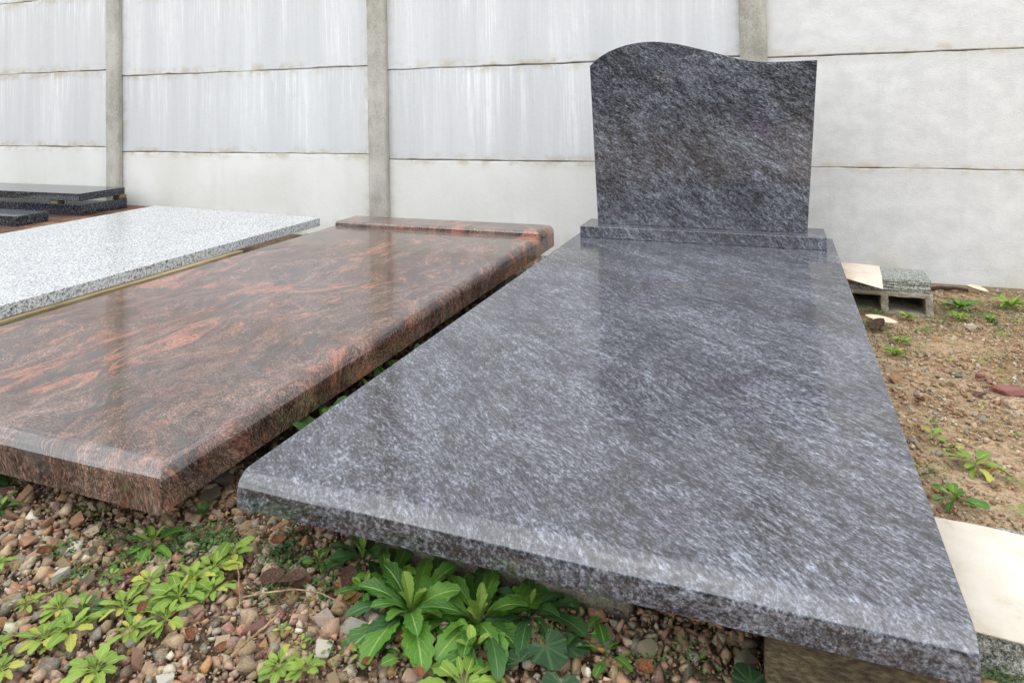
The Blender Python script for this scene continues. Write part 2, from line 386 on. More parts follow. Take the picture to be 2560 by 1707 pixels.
# ================================================================== GROUND
def make_ground():
    def axis(lo, hi, st, ext):
        a = list(np.arange(lo, hi+1e-6, st)); s = st; p = hi
        b = []; 
        while p < ext: s *= 1.5; p += s; b.append(p)
        s = st; p = lo; c = []
        while p > -ext: s *= 1.5; p -= s; c.append(p)
        return np.array(c[::-1]+a+b)
    xs = axis(-1.4, 2.4, .02, 140); ys = axis(-.6, 2.7, .02, 140)
    XX, YY = np.meshgrid(xs, ys, indexing='ij')
    ph = rng.uniform(0, 6.28, 12)
    ZZ = -.148 - .033*np.clip(YY, -12, 12) + .02*np.clip(-XX, 0, 2.5)
    near = ((XX > -1.5)&(XX < 2.5)&(YY > -.7)&(YY < 2.45))
    bumps = .004*np.sin(9*XX+ph[0]+2*np.sin(5*YY))*np.sin(11*YY+ph[1]) + .003*np.sin(23*XX+ph[2])*np.sin(27*YY+ph[3]+XX*7) + rng.normal(0, .0012, XX.shape)
    ZZ = ZZ + np.where(near, bumps - .004, -.004)
    nx, ny = len(xs), len(ys)
    V = np.stack([XX, YY, ZZ], -1).reshape(-1, 3)
    i = np.arange(nx-1)[:, None]*ny + np.arange(ny-1)[None, :]
    F = np.stack([i, i+ny, i+ny+1, i+1], -1).reshape(-1, 4)
    me = bpy.data.meshes.new('ground'); me.from_pydata(V.tolist(), [], F.tolist()); me.update()
    me.polygons.foreach_set('use_smooth', [True]*len(me.polygons))
    o = link('ground', me, M_SOIL); o['kind'] = 'structure'
    return o
GROUND = make_ground()

# ================================================================== WALL
WALL_Y = 2.52
wall = empty('concrete_wall', (.716, WALL_Y, -.23))
tag(wall, 'tall precast concrete panel wall with slotted posts behind the gravestones', 'wall')
POSTS = [-7.42, -5.385, -3.355, -1.298, .716, 2.735, 4.76]
def wparent(o): o.parent = wall; o.location = Vector(o.location) - wall.location
def post_mesh():
    h = 2.10
    v = []; f = []
    def bx(x0, x1, y0, y1, z0, z1):
        b = len(v); v.extend([(x, y, z) for x in (x0, x1) for y in (y0, y1) for z in (z0, z1)])
        f.extend([(b+0,b+1,b+3,b+2),(b+4,b+6,b+7,b+5),(b+0,b+4,b+5,b+1),(b+2,b+3,b+7,b+6),(b+0,b+2,b+6,b+4),(b+1,b+5,b+7,b+3)])
    # H-section swept outline with chamfered front edges
    w2, c = .059, .008
    sec = [(-w2,-.005),(-w2,-.030),(-w2+c,-.038),(w2-c,-.038),(w2,-.030),(w2,-.005),(.032,-.004),(.032,.056),(w2,.057),(w2,.09),(-w2,.09),(-w2,.057),(-.032,.056),(-.032,-.004)]
    n = 50; rr = random.Random(5); N = len(sec)
    for k in range(n+1):
        z = -.25 + h*k/n
        for j, (x, y) in enumerate(sec):
            jj = .0012 if j in (1,2,3,4) else 0
            v.append((x+rr.uniform(-jj,jj), y+rr.uniform(-jj,jj), z))
    for k in range(n):
        for j in range(N): f.append((k*N+j, k*N+(j+1)%N, (k+1)*N+(j+1)%N, (k+1)*N+j))
    f.append(tuple(range(N))); f.append(tuple(n*N+j for j in range(N)))
    return mesh_py('post', v, f, 35)
pm = post_mesh()
for i, x in enumerate(POSTS):
    o = link('post', pm, M_POST, None, (x, WALL_Y, -.02*(i-3)), (0, 0, 0)); wparent(o)
def panel_mesh(L, h, seed):
    """ship-lapped slab centred on its own origin, front face at y=0, slightly ragged arrises"""
    rr = random.Random(seed); n = 60; z0, z1 = -h/2, h/2
    v = []; f = []
    N = 10; w1 = w2 = 0.
    for k in range(n+1):
        x = -L/2 + L*k/n
        w1 = w1*.8 + rr.gauss(0, .0009); w2 = w2*.8 + rr.gauss(0, .0009)
        if rr.random() < .05: w1 += rr.uniform(0, .004)
        sec = [(.004, z0+w1), (0, z0+.004+w1), (0, z1-.006+w2), (.003, z1-.003+w2), (.024, z1-.004), (.024, z1+.009), (.05, z1+.009), (.05, z0+.012), (.022, z0+.012), (.022, z0)]
        v += [(x, y, z) for y, z in sec]
    for k in range(n):
        for j in range(N): f.append((k*N+j, k*N+(j+1)%N, (k+1)*N+(j+1)%N, (k+1)*N+j))
    f.append(tuple(range(N))); f.append(tuple(n*N+j for j in range(N)))
    return mesh_py('panel', v, f, 25)
KZ = [.34, .33, .312, .281, .256, .247, .235]; JZ = [.87, .855, .835, .787, .759, .748, .735]
for b in range(len(POSTS)-1):
    xa, xb = POSTS[b]+.036, POSTS[b+1]-.036
    k, j = KZ[b+1] if b else KZ[0], JZ[b+1] if b else JZ[0]
    k, j = KZ[b+1], JZ[b+1]
    edges = [k-.505, k, j, j+.520, j+1.03]
    for r in range(4):
        z0, z1 = edges[r], edges[r+1]
        me = panel_mesh(xb-xa, z1-z0, b*10+r)
        right = POSTS[b] > .5
        mt = (M_SPLASH if r == 0 else M_ROUGHC) if right else (M_PALE if r == 0 else M_PANEL)
        tilt = .006 if (r == 2 and not right) else 0
        o = link('panel', me, mt, None, ((xa+xb)/2, WALL_Y + (0 if r != 2 else -.003), (z0+z1)/2), (0, 0, 0)); wparent(o)

# ================================================================== HEDGE on the far side of the yard, behind the camera (the polished headstone mirrors it)
def hedge():
    rr = np.random.default_rng(21); n = 9000
    root = empty('hedge', (.5, -7.6, -.15)); tag(root, 'dense dark evergreen hedge closing the far side of the yard, opposite the wall', 'hedge')
    px = rr.uniform(-8, 8, n); top = 2.3+.18*np.sin(px*1.3)+.1*np.sin(px*4.1)
    pz = rr.uniform(0, 1, n)**.8*top; py = rr.uniform(-.45, .45, n) + .12*np.sin(px*2+pz*3)
    d = rr.normal(size=(n, 3)); d /= np.linalg.norm(d, axis=1)[:, None]; e = np.cross(d, rr.normal(size=(n, 3))); e /= np.linalg.norm(e, axis=1)[:, None]
    P = np.stack([px, py, pz], -1); L = rr.uniform(.05, .11, (n, 1)); W = L*.45
    V = np.stack([P-d*L, P+e*W, P+d*L, P-e*W], 1).reshape(-1, 3); F = np.arange(n*4).reshape(-1, 4)
    me = bpy.data.meshes.new('foliage'); me.from_pydata(V.tolist(), [], F.tolist()); me.update()
    mt = mat_noise('hedge leaves', [(0, lin(28,42,24)), (.5, lin(52,72,40)), (1, lin(86,108,60))], 5, 4, .6, fine=60, bump=0)
    link('foliage', me, mt, root)
    for k, x in enumerate(np.linspace(-7.5, 7.5, 11)): link('trunk', box_mesh('trunk', -.05, .05, -.05, .05, -.05, 1.9, .015, 2, .006, 4, k), M_BARK, root, (x, 0, 0))
    link('inner_branches', box_mesh('inner_branches', -8, 8, -.22, .22, .1, 2.05, .05, 2, .05, 8, 3), mt, root)
hedge()

# ================================================================== BLUE GRAVE SLAB
def slab_profile_mesh(name, W, L, t, r, bev=.0015):
    prof = [(L, -t), (L, 0)]
    prof += [(r - r*math.sin(a), -r + r*math.cos(a)) for a in np.linspace(0, math.pi/2, 15)]
    prof += [(0, -t)]
    bm = bmesh.new()
    a = [bm.verts.new((0, y, z)) for y, z in prof]; b = [bm.verts.new((W, y, z)) for y, z in prof]
    n = len(prof)
    bm.faces.new(a); bm.faces.new(b[::-1])
    for i in range(n): bm.faces.new((a[i], b[i], b[(i+1)%n], a[(i+1)%n]))
    bmesh.ops.recalc_face_normals(bm, faces=bm.faces)
    es = [e for e in bm.edges if len(e.link_faces) == 2 and e.calc_face_angle() > .6]
    bmesh.ops.bevel(bm, geom=es, offset=bev, segments=2, affect='EDGES', profile=.5)
    me = bpy.data.meshes.new(name); bm.to_mesh(me); bm.free(); smooth_by(me, 35)
    return me
T1 = .0505
slab = link('grave_slab', slab_profile_mesh('grave_slab', 1.0, 2.161, T1, .030), M_BLUE_SLAB)
tag(slab, 'polished blue-grey streaked granite grave slab with rounded front edge, carrying the headstone', 'grave slab')

hs_root = empty('headstone', (.498, 2.03, 0.0))
tag(hs_root, 'dark blue-grey granite headstone with wavy top on a low plinth', 'headstone')
plinth = link('plinth', box_mesh('plinth', -.470, .470, -.0996, .084, .0004, .0467, .0018, 2), M_BLUE_PLINTH, hs_root)
# outline of the stele: wave crest left of the middle, hollow towards the right shoulder
crest = [(.067,.715),(.094,.740),(.124,.7595),(.154,.775),(.188,.7875),(.223,.797),(.260,.8035),(.297,.807),(.330,.8072),(.363,.805),(.402,.7995),(.442,.792),(.480,.7815),(.519,.770),(.557,.7587),(.596,.747),(.626,.7368),(.656,.727),(.686,.7195),(.715,.714),(.748,.7088),(.781,.706),(.816,.705),(.852,.705),(.888,.7053),(.923,.706),(.961,.7065)]
def stele_mesh():
    bm = bmesh.new(); z0 = .0470; th = .060
    pts = [(.087, z0)] + crest + [(.905, z0)]
    fr = [bm.verts.new((x-.498, -.026, z)) for x, z in pts]; bk = [bm.verts.new((x-.498, -.026+th, z)) for x, z in pts]
    n = len(pts); bm.faces.new(fr); bm.faces.new(bk[::-1])
    for i in range(n): bm.faces.new((fr[i], bk[i], bk[(i+1)%n], fr[(i+1)%n]))
    bmesh.ops.recalc_face_normals(bm, faces=bm.faces)
    es = [e for e in bm.edges if len(e.link_faces) == 2 and e.calc_face_angle() > .6]
    bmesh.ops.bevel(bm, geom=es, offset=.0016, segments=2, affect='EDGES', profile=.5)
    me = bpy.data.meshes.new('stele'); bm.to_mesh(me); bm.free(); smooth_by(me, 35); return me
stele = link('stele', stele_mesh(), M_BLUE_STELE, hs_root)

# supports of the blue slab
def sup(name, x0, x1, y0, y1, ztop, mat, label, cat, bev=.004, jit=.0, cuts=0, seed=0):
    cx, cy = (x0+x1)/2, (y0+y1)/2; zb = gz(cx, cy) - .012
    o = link(name, box_mesh(name, x0-cx, x1-cx, y0-cy, y1-cy, 0, ztop-zb, bev, 2, jit, cuts, seed), mat, None, (cx, cy, zb))
    return tag(o, label, cat)
sup('concrete_block', .18, .60, .112, .212, -T1-.0004, M_PAD, 'weathered pale concrete block propping up the front of the blue-grey slab', 'concrete block', .006, .0015, 6, 1)
sup('timber_block', .782, .965, .012, .15, -T1-.0004, M_TIMBER, 'damp brown timber block under the slab corner next to the ivory sheet', 'timber block', .005, .001, 4, 2)
sup('concrete_block', .12, .88, 1.80, 1.92, -T1-.0004, M_PAD, 'concrete block under the blue-grey slab below the headstone', 'concrete block', .006, .0015, 4, 3)

# ================================================================== RED GRAVE SLAB
def ring_slab(name, x0, x1, y0, y1, zt, zb, rl, rr_, rf, rb, seg=10, cr=.004):
    """mitred bullnose slab: stacked rectangles, one radius per side (left,right,front,back)"""
    v = []; f = []
    rings = []
    for a in np.linspace(0, math.pi/2, seg+1):
        rings.append((1-math.sin(a), 1-math.cos(a)))
    rm = max(rl, rr_, rf, rb)
    for k, (ins, dn) in enumerate(rings):
        z = zt - rm*dn
        def side(r):   # sides with a smaller radius finish their curve sooner
            d = rm*dn
            if r <= 1e-6 or d >= r: return 0.
            return r - math.sqrt(max(0, r*r - (r-d)**2))
        v += [(x0+side(rl), y0+side(rf), z), (x1-side(rr_), y0+side(rf), z), (x1-side(rr_), y1-side(rb), z), (x0+side(rl), y1-side(rb), z)]
    v += [(x0, y0, zb), (x1, y0, zb), (x1, y1, zb), (x0, y1, zb)]
    n = len(rings)+1
    f.append((0,1,2,3))
    for k in range(n-1):
        for j in range(4): f.append((k*4+j, k*4+(j+1)%4, (k+1)*4+(j+1)%4, (k+1)*4+j))
    b = (n-1)*4; f.append((b, b+3, b+2, b+1))
    me = mesh_py(name, v, f)
    bm = bmesh.new(); bm.from_mesh(me)
    # soften the mitres and the bottom arris
    es = [e for e in bm.edges if len(e.link_faces) == 2 and e.calc_face_angle() > .5]
    bmesh.ops.bevel(bm, geom=es, offset=.0022, segments=2, affect='EDGES', profile=.5, clamp_overlap=True)
    bm.to_mesh(me); bm.free(); smooth_by(me, 30)
    return me
RX0, RX1 = -1.162, -.128
red = empty('grave_slab', ((RX0+RX1)/2, .98, -.0722))
tag(red, 'polished red-brown swirled granite grave slab with rounded rims and a raised back step', 'grave slab')
cxr, cyr, czr = red.location
link('slab_top', ring_slab('slab_top', RX0-cxr, RX1-cxr, -.029-cyr, 1.8945-cyr, 0-czr, -.0722-czr, .006, .030, .030, 0.0), M_RED, red)
link('raised_step', ring_slab('raised_step', RX0-cxr, RX1-cxr, 1.895-cyr, 2.060-cyr, .020-czr, -.0722-czr, .010, .032, .008, .006), M_RED, red)
sup('concrete_block', -1.05, -.24, .16, .27, -.0726, M_PAD, 'concrete block in the shade under the front of the red slab', 'concrete block', .006, .0015, 4, 5)
sup('concrete_block', -1.05, -.24, 1.75, 1.86, -.0726, M_PAD, 'concrete block under the back of the red slab', 'concrete block', .006, .0015, 4, 6)

# ================================================================== WHITE GRAVE SLAB
WZ = .020
wroot = link('grave_slab', None)
bpy.data.objects.remove(wroot)
def white_mesh():
    bm = bmesh.new(); t = .039
    pts = [(-1.285, -.12), (-1.293, 1.962), (-2.490, 2.062), (-2.478, -.03)]
    # round the two far corners a little
    cx, cy = -1.88, .97
    tp = [bm.verts.new((x-cx, y-cy, 0)) for x, y in pts]; bt = [bm.verts.new((x-cx, y-cy, -t)) for x, y in pts]
    bm.faces.new(tp); bm.faces.new(bt[::-1])
    for i in range(4): bm.faces.new((tp[i], bt[i], bt[(i+1)%4], tp[(i+1)%4]))
    bmesh.ops.recalc_face_normals(bm, faces=bm.faces)
    bmesh.ops.bevel(bm, geom=[e for e in bm.edges if abs(e.verts[0].co.z-e.verts[1].co.z) > .01], offset=.012, segments=3, affect='EDGES', profile=.5)
    es = [e for e in bm.edges if len(e.link_faces) == 2 and e.calc_face_angle() > .6]
    bmesh.ops.bevel(bm, geom=es, offset=.0018, segments=2, affect='EDGES', profile=.5)
    me = bpy.data.meshes.new('grave_slab'); bm.to_mesh(me); bm.free(); smooth_by(me, 30); return me
white = link('grave_slab', white_mesh(), M_WHITE, None, (-1.88, .97, WZ))
tag(white, 'pale grey salt-and-pepper granite slab lying on a yellowed timber', 'grave slab')
def timber(x0, x1, y0, y1, z0, z1, label, name='support_timber', mat=M_WOOD, seed=0):
    cx, cy = (x0+x1)/2, (y0+y1)/2
    o = link(name, box_mesh(name, x0-cx, x1-cx, y0-cy, y1-cy, 0, z1-z0, .003, 2, .0008, 5, seed), mat, None, (cx, cy, z0))
    return tag(o, label, 'timber')
zt = WZ-.0394
timber(-1.345, -1.262, .05, 1.402, gz(-1.3,.7)-.008, zt, 'long yellowed timber under the right edge of the pale speckled slab', seed=11)
timber(-2.40, -2.30, .05, 1.80, gz(-2.35,.7)-.02, zt, 'timber beneath the far long edge of the pale speckled slab', seed=12)
mo = sup('earth_clod', -1.36, -1.20, 1.66, 1.93, -.055, mat_noise('mossy earth', [(0, lin(58,48,30)), (.5, lin(112,98,64)), (.8, lin(136,124,78)), (1, lin(160,150,110))], 26, 6, .95, fine=200, fineamt=.5, bump=1, bd=.01), 'mossy brown clod of earth between the pale slab and the red slab', 'earth', .02, .006, 6, 8)

# ================================================================== BLACK SLABS ON A BOARD (far left)
bo = link('base_board', box_mesh('base_board', -.75, .75, -.62, .62, 0, .022, .002, 2, .0008, 5, 3), M_RUST, None, (-3.72, 1.87, -.090), (0, 0, 0))
tag(bo, 'rust-brown board carrying the stack of black granite slabs', 'board')
for k, (x, y) in enumerate([(-3.12, 1.9), (-4.2, 1.9)]):
    timber(x-.05, x+.05, y-.5, y+.5, gz(x, y)-.01, -.0904, ['timber bearer under the near end of the rust-brown board', 'timber bearer under the far end of the rust-brown board'][k], seed=20+k)
Z0 = -.068
def black(name, x0, x1, y0, y1, z0, z1, label):
    cx, cy = (x0+x1)/2, (y0+y1)/2
    o = link(name, box_mesh(name, x0-cx, x1-cx, y0-cy, y1-cy, 0, z1-z0, .002, 2), M_BLACK, None, (cx, cy, z0))
    return tag(o, label, 'granite slab')
black('granite_slab', -4.55, -3.115, 2.085, 2.40, Z0+.0004, -.004, 'black granite slab at the bottom of the stack by the wall')
for k, x in enumerate((-3.40, -3.16)):
    pass
for k, (x, y, nm) in enumerate([(-3.36, 2.115, 'front'), (-3.15, 2.375, 'back'), (-4.2, 2.24, 'far')]):
    cx = x; o = link('spacer_block', box_mesh('spacer_block', -.03, .03, -.025, .025, 0, .0232, .002), M_WOOD, None, (cx, y, -.0036))
    tag(o, 'small wooden spacer at the %s of the gap between two stacked black slabs' % nm, 'spacer')
black('granite_slab', -4.75, -3.118, 2.075, 2.385, .020, .065, 'black granite slab on top of the stack by the wall')
black('granite_slab', -3.95, -3.135, 1.72, 1.90, Z0+.0004, -.012, 'low black granite slab lying in front of the black stack')

# ================================================================== RIGHT SIDE: hollow block, granite offcuts, sheets
def hollow_block(x0, x1, y0, y1, z0, z1, cells, wallx, wallz):
    """block whose rectangular cells run front to back"""
    hx = [x0]; 
    bm = bmesh.new()
    def bx(a0, a1, b0, b1, c0, c1):
        ret = bmesh.ops.create_cube(bm, size=1)
        for v in ret['verts']: v.co = Vector((a0+(v.co.x+.5)*(a1-a0), b0+(v.co.y+.5)*(b1-b0), c0+(v.co.z+.5)*(c1-c0)))
    # built as one front outline with holes, extruded: lattice of x and z cuts
    xs = [x0]; w_ = (x1-x0-wallx*(cells+1))/cells
    for i in range(cells): xs += [xs[-1]+wallx, xs[-1]+wallx+w_]
    xs.append(x1); zs = [z0, z0+wallz, z1-wallz, z1]
    bm.free(); v = []; f = []; idx = {}
    def P(i, j, s):
        if (i, j, s) not in idx: idx[(i, j, s)] = len(v); v.append((xs[i], y0 if s == 0 else y1, zs[j]))
        return idx[(i, j, s)]
    solid = lambda i, j: 0 <= i < len(xs)-1 and 0 <= j < 3 and not (j == 1 and i % 2 == 1)
    for i in range(len(xs)-1):
        for j in range(3):
            if not solid(i, j): continue
            f.append((P(i,j,0),P(i+1,j,0),P(i+1,j+1,0),P(i,j+1,0))); f.append((P(i,j,1),P(i,j+1,1),P(i+1,j+1,1),P(i+1,j,1)))
            if False: pass
            if not solid(i-1, j): f.append((P(i,j,0),P(i,j+1,0),P(i,j+1,1),P(i,j,1)))
            if not solid(i+1, j): f.append((P(i+1,j,0),P(i+1,j,1),P(i+1,j+1,1),P(i+1,j+1,0)))
            if not solid(i, j-1): f.append((P(i,j,0),P(i,j,1),P(i+1,j,1),P(i+1,j,0)))
            if not solid(i, j+1): f.append((P(i,j+1,0),P(i+1,j+1,0),P(i+1,j+1,1),P(i,j+1,1)))
    for i in range(1, len(xs)-1, 2):      # the cells are blind: closed by a web at the back
        f.append((P(i,1,1),P(i+1,1,1),P(i+1,2,1),P(i,2,1)))
    me = mesh_py('hollow_block', v, f)
    bm = bmesh.new(); bm.from_mesh(me)
    es = [e for e in bm.edges if len(e.link_faces) == 2 and e.calc_face_angle() > .5]
    bmesh.ops.bevel(bm, geom=es, offset=.003, segments=2, affect='EDGES', profile=.5)
    long = [e for e in bm.edges if e.calc_length() > .03]
    bmesh.ops.subdivide_edges(bm, edges=long, cuts=6, use_grid_fill=True)
    rr = random.Random(4)
    for q in bm.verts: q.co += Vector((rr.uniform(-1,1), rr.uniform(-1,1), rr.uniform(-1,1)))*.0011
    bm.to_mesh(me); bm.free(); smooth_by(me, 35)
    return me
BY = 1.925
hb = link('hollow_block', hollow_block(-.25, .19, 0, .20, 0, .088, 3, .024, .016), M_BLOCK, None, (1.110, BY, -.2195), (0, 0, R(-2)))
tag(hb, 'grey hollow concrete block lying on its side by the wall, cells facing out', 'concrete block')
def offcut(name, x0, x1, y0, y1, z0, h, label, seed, rz=0, jit=.0022, cuts=9):
    cx, cy = (x0+x1)/2, (y0+y1)/2
    bm = bmesh.new(); bmesh.ops.create_cube(bm, size=1)
    for v in bm.verts: v.co = Vector((v.co.x*(x1-x0), v.co.y*(y1-y0), (v.co.z+.5)*h))
    bmesh.ops.subdivide_edges(bm, edges=bm.edges[:], cuts=cuts, use_grid_fill=True)
    rr = random.Random(seed)
    for v in bm.verts:        # sawn top and bottom, split sides
        onside = abs(abs(v.co.x)-(x1-x0)/2) < 1e-5 or abs(abs(v.co.y)-(y1-y0)/2) < 1e-5
        if onside: v.co.x += rr.uniform(-jit, jit)*1.4; v.co.y += rr.uniform(-jit, jit)*1.4; 
        if onside and .002 < v.co.z < h-.002: v.co.z += rr.uniform(-jit, jit)*.6
    me = bpy.data.meshes.new(name); bm.to_mesh(me); bm.free(); smooth_by(me, 22)
    o = link(name, me, M_ROUGHG, None, (cx, cy, z0), (0, 0, R(rz))); return tag(o, label, 'granite offcut')
offcut('granite_offcut', .905, 1.298, 1.932, 2.10, -.1305, .0435, 'pale split granite offcut on top of the hollow concrete block', 31, -1.5)
offcut('granite_offcut', 1.012, 1.27, .165, .42, -.168, .0665, 'mossy split granite offcut on the soil beside the blue-grey slab', 32, -2, .003)

def sheet(name, L, W, zfun, mat, th=.0016, n=16, mm=12, cham=0):
    v = []; f = []
    for i in range(n+1):
        for j in range(mm+1):
            u, q = i/n, j/mm; x, y = (u-.5)*L, (q-.5)*W
            if cham and u > 1-cham and q > 1-cham: # clipped corner
                k = min(1, ((u-(1-cham))+(q-(1-cham)))/cham-0.0); 
                if k > 1-.6: x -= (k-.4)*cham*L*.5
            v.append((x, y, zfun(u, q)+th))
    b = len(v)
    v += [(x, y, z-th) for x, y, z in v]
    I = lambda i, j, s=0: i*(mm+1)+j+s*b
    for i in range(n):
        for j in range(mm):
            f.append((I(i,j),I(i+1,j),I(i+1,j+1),I(i,j+1))); f.append((I(i,j,1),I(i,j+1,1),I(i+1,j+1,1),I(i+1,j,1)))
    for i in range(n):
        f.append((I(i,0),I(i,0,1),I(i+1,0,1),I(i+1,0))); f.append((I(i,mm),I(i+1,mm),I(i+1,mm,1),I(i,mm,1)))
    for j in range(mm):
        f.append((I(0,j),I(0,j+1),I(0,j+1,1),I(0,j,1))); f.append((I(n,j),I(n,j,1),I(n,j+1,1),I(n,j+1)))
    return mesh_py(name, v, f, 50)
# rear sheet: its front right corner droops over the offcut's edge
def zrear(u, q):
    over = max(0, .30-q)/.30
    return .003 + .006*math.sin(u*2.6)*q - .030*over*over*max(0, u-.35)/.65 + .004*(1-u)*(1-q)
s1 = link('cream_sheet', sheet('cream_sheet', .215, .205, zrear, M_PAPER), M_PAPER, None, (1.040, 1.985, -.086), (0, 0, R(-4)))
tag(s1, 'stained cream sheet curling over the granite offcut on the hollow block', 'sheet')
def zfront(u, q): return .0015 + .004*math.sin(u*3)*math.sin(q*2.2) - .006*max(0, .25-q)
s2 = link('cream_sheet', sheet('cream_sheet', .150, .245, zfront, M_PAPER2), M_PAPER2, None, (1.075, .285, -.1008), (0, 0, R(-4)))
tag(s2, 'clean ivory sheet lying on the mossy offcut beside the slab', 'sheet')

# ================================================================== STONES
def hull(npts, seed, flat=.7):
    rr = np.random.default_rng(seed); bm = bmesh.new()
    if seed % 6:        # broken block: jittered, clipped corners of a box
        p = np.array([(a, b, c) for a in (-1,1) for b in (-1,1) for c in (-1,1)], float)*.56 + rr.uniform(-.27, .27, (8, 3))
        p[rr.integers(0, 8)] *= .45
    else:
        p = rr.normal(size=(npts, 3)); p /= np.linalg.norm(p, axis=1)[:, None]; p *= rr.uniform(.75, 1.05, (npts, 1))
    p *= np.array([1, rr.uniform(.6, .95), rr.uniform(min(.36, flat*.85), flat*.85)])
    for q in p: bm.verts.new(q)
    r_ = bmesh.ops.convex_hull(bm, input=bm.verts)
    bmesh.ops.delete(bm, geom=[g for g in bm.verts if not g.link_faces], context='VERTS')
    bmesh.ops.triangulate(bm, faces=bm.faces); bmesh.ops.recalc_face_normals(bm, faces=bm.faces)
    return bm
def hull_mesh(name, npts, seed, flat=.7, bev=.07):
    bm = hull(npts, seed, flat)
    bmesh.ops.dissolve_limit(bm, angle_limit=R(14), verts=bm.verts, edges=bm.edges)
    bmesh.ops.bevel(bm, geom=bm.edges[:], offset=bev, segments=1, affect='EDGES', clamp_overlap=True)
    me = bpy.data.meshes.new(name); bm.to_mesh(me); bm.free(); smooth_by(me, 12); return me
STONE_MESH = [hull_mesh('stone', 9, 100+i, .8, .02) for i in range(16)]
protos = []
for i in range(18):
    bm = hull(9, 300+i, .85); bm.verts.index_update()
    protos.append((np.array([v.co[:] for v in bm.verts]), np.array([[v.index for v in f.verts] for f in bm.faces]))); bm.free()

def rand_rots(n, tilt=.5):
    a = rng.uniform(0, 2*np.pi, n); b = rng.normal(0, tilt, n); c = rng.normal(0, tilt, n)
    ca, sa, cb, sb, cc, sc_ = np.cos(a), np.sin(a), np.cos(b), np.sin(b), np.cos(c), np.sin(c)
    o = np.zeros(n); l = np.ones(n)
    Rz = np.stack([np.stack([ca,-sa,o],-1), np.stack([sa,ca,o],-1), np.stack([o,o,l],-1)], 1)
    Rx = np.stack([np.stack([l,o,o],-1), np.stack([o,cb,-sb],-1), np.stack([o,sb,cb],-1)], 1)
    Ry = np.stack([np.stack([cc,o,sc_],-1), np.stack([o,l,o],-1), np.stack([-sc_,o,cc],-1)], 1)
    return Rz @ Rx @ Ry
def gzv(x, y): return -.148 - .033*y + .02*np.clip(-x, 0, 2.5)
def scatter(name, xy, rad, zoff, pal_idx=None, jitter=.10, tilt=.5):
    n = len(xy); rots = rand_rots(n, tilt); which = rng.integers(0, len(protos), n)
    pi = rng.choice(len(PAL), n, p=PALW) if pal_idx is None else pal_idx
    pal = np.array([lin(*c)[:3] for c in PAL]); colr = pal[pi]*(1+rng.normal(0, jitter, (n, 1)))*(1+rng.normal(0, .03, (n, 3)))
    colr = np.clip(colr, .01, .9)
    V, F, C = [], [], []; base = 0
    zc = gzv(xy[:,0], xy[:,1]) + zoff
    for k, (pv, pf) in enumerate(protos):
        idx = np.nonzero(which == k)[0]
        if not len(idx): continue
        vv = np.einsum('nij,vj->nvi', rots[idx], pv)*rad[idx][:, None, None]
        vv += np.stack([xy[idx,0], xy[idx,1], zc[idx]], -1)[:, None, :]
        nv = len(pv); V.append(vv.reshape(-1, 3))
        ff = pf[None]+(np.arange(len(idx))*nv)[:, None, None]+base; F.append(ff.reshape(-1, 3))
        C.append(np.repeat(colr[idx], nv, axis=0)); base += len(idx)*nv
    V = np.concatenate(V); F = np.concatenate(F); C = np.concatenate(C)
    me = bpy.data.meshes.new(name)
    me.vertices.add(len(V)); me.vertices.foreach_set('co', V.ravel().astype(np.float32))
    me.loops.add(F.size); me.loops.foreach_set('vertex_index', F.ravel().astype(np.int32))
    me.polygons.add(len(F)); me.polygons.foreach_set('loop_start', np.arange(0, F.size, 3, dtype=np.int32))
    me.update(calc_edges=True)
    ca = me.color_attributes.new('Col', 'FLOAT_COLOR', 'POINT')
    ca.data.foreach_set('color', np.concatenate([C, np.ones((len(C), 1))], 1).ravel().astype(np.float32))
    o = link(name, me, M_GRAVEL); return o

def uni(n, x0, x1, y0, y1): return np.stack([rng.uniform(x0, x1, n), rng.uniform(y0, y1, n)], -1)
# blocks that keep stones out: (x0,x1,y0,y1)
KEEP = [(.18,.60,.112,.212),(.782,.965,.012,.15),(-1.05,-.24,.16,.27),(1.0,1.28,.15,.44),(.84,1.31,1.9,2.14),(-1.36,-1.25,.03,1.42),(-1.38,-1.18,1.64,1.95),(-9,9,2.47,2.7)]
def ok(xy, m=.0):
    k = np.ones(len(xy), bool)
    for a, b, c, d in KEEP: k &= ~((xy[:,0] > a-m)&(xy[:,0] < b+m)&(xy[:,1] > c-m)&(xy[:,1] < d+m))
    return k
# coarse crushed gravel in front of the slabs and in the gaps, finer towards the right
A = np.concatenate([uni(15000, -1.2, 1.05, -.45, .28), uni(2200, -.30, .10, .25, 2.45), uni(500, -1.3, -.1, 2.0, 2.45)])
A = A[ok(A, .012)]
rad = np.clip(rng.lognormal(math.log(.0086), .42, len(A)), .003, .019)
g1 = scatter('gravel', A, rad, rad*.10 + rng.uniform(-.004, .007, len(A)))
tag(g1, 'coarse crushed gravel covering the ground before and between the slabs', 'gravel', kind='stuff')
B = np.concatenate([uni(8000, 1.0, 2.3, .1, 2.47), uni(5000, 1.0, 1.7, .3, 2.2)])
B = B[ok(B, .006)]
radb = np.clip(rng.lognormal(math.log(.0048), .42, len(B)), .002, .013)
g2 = scatter('pebbles', B, radb, -radb*.2 + rng.uniform(-.002, .002, len(B)), jitter=.08, tilt=.3, pal_idx=rng.choice([0,1,2,3,6,7,14,11,10,8,15,4], len(B)))
tag(g2, 'small tan pebbles scattered over the sandy soil beside the slab', 'pebbles', kind='stuff')
Cg = uni(26000, -1.2, 1.1, -.5, .25); Cg = Cg[ok(Cg, .002)]
radc = np.clip(rng.lognormal(math.log(.0030), .35, len(Cg)), .0015, .006)
g3 = scatter('grit', Cg, radc, radc*.3 + rng.uniform(-.001, .006, len(Cg)))
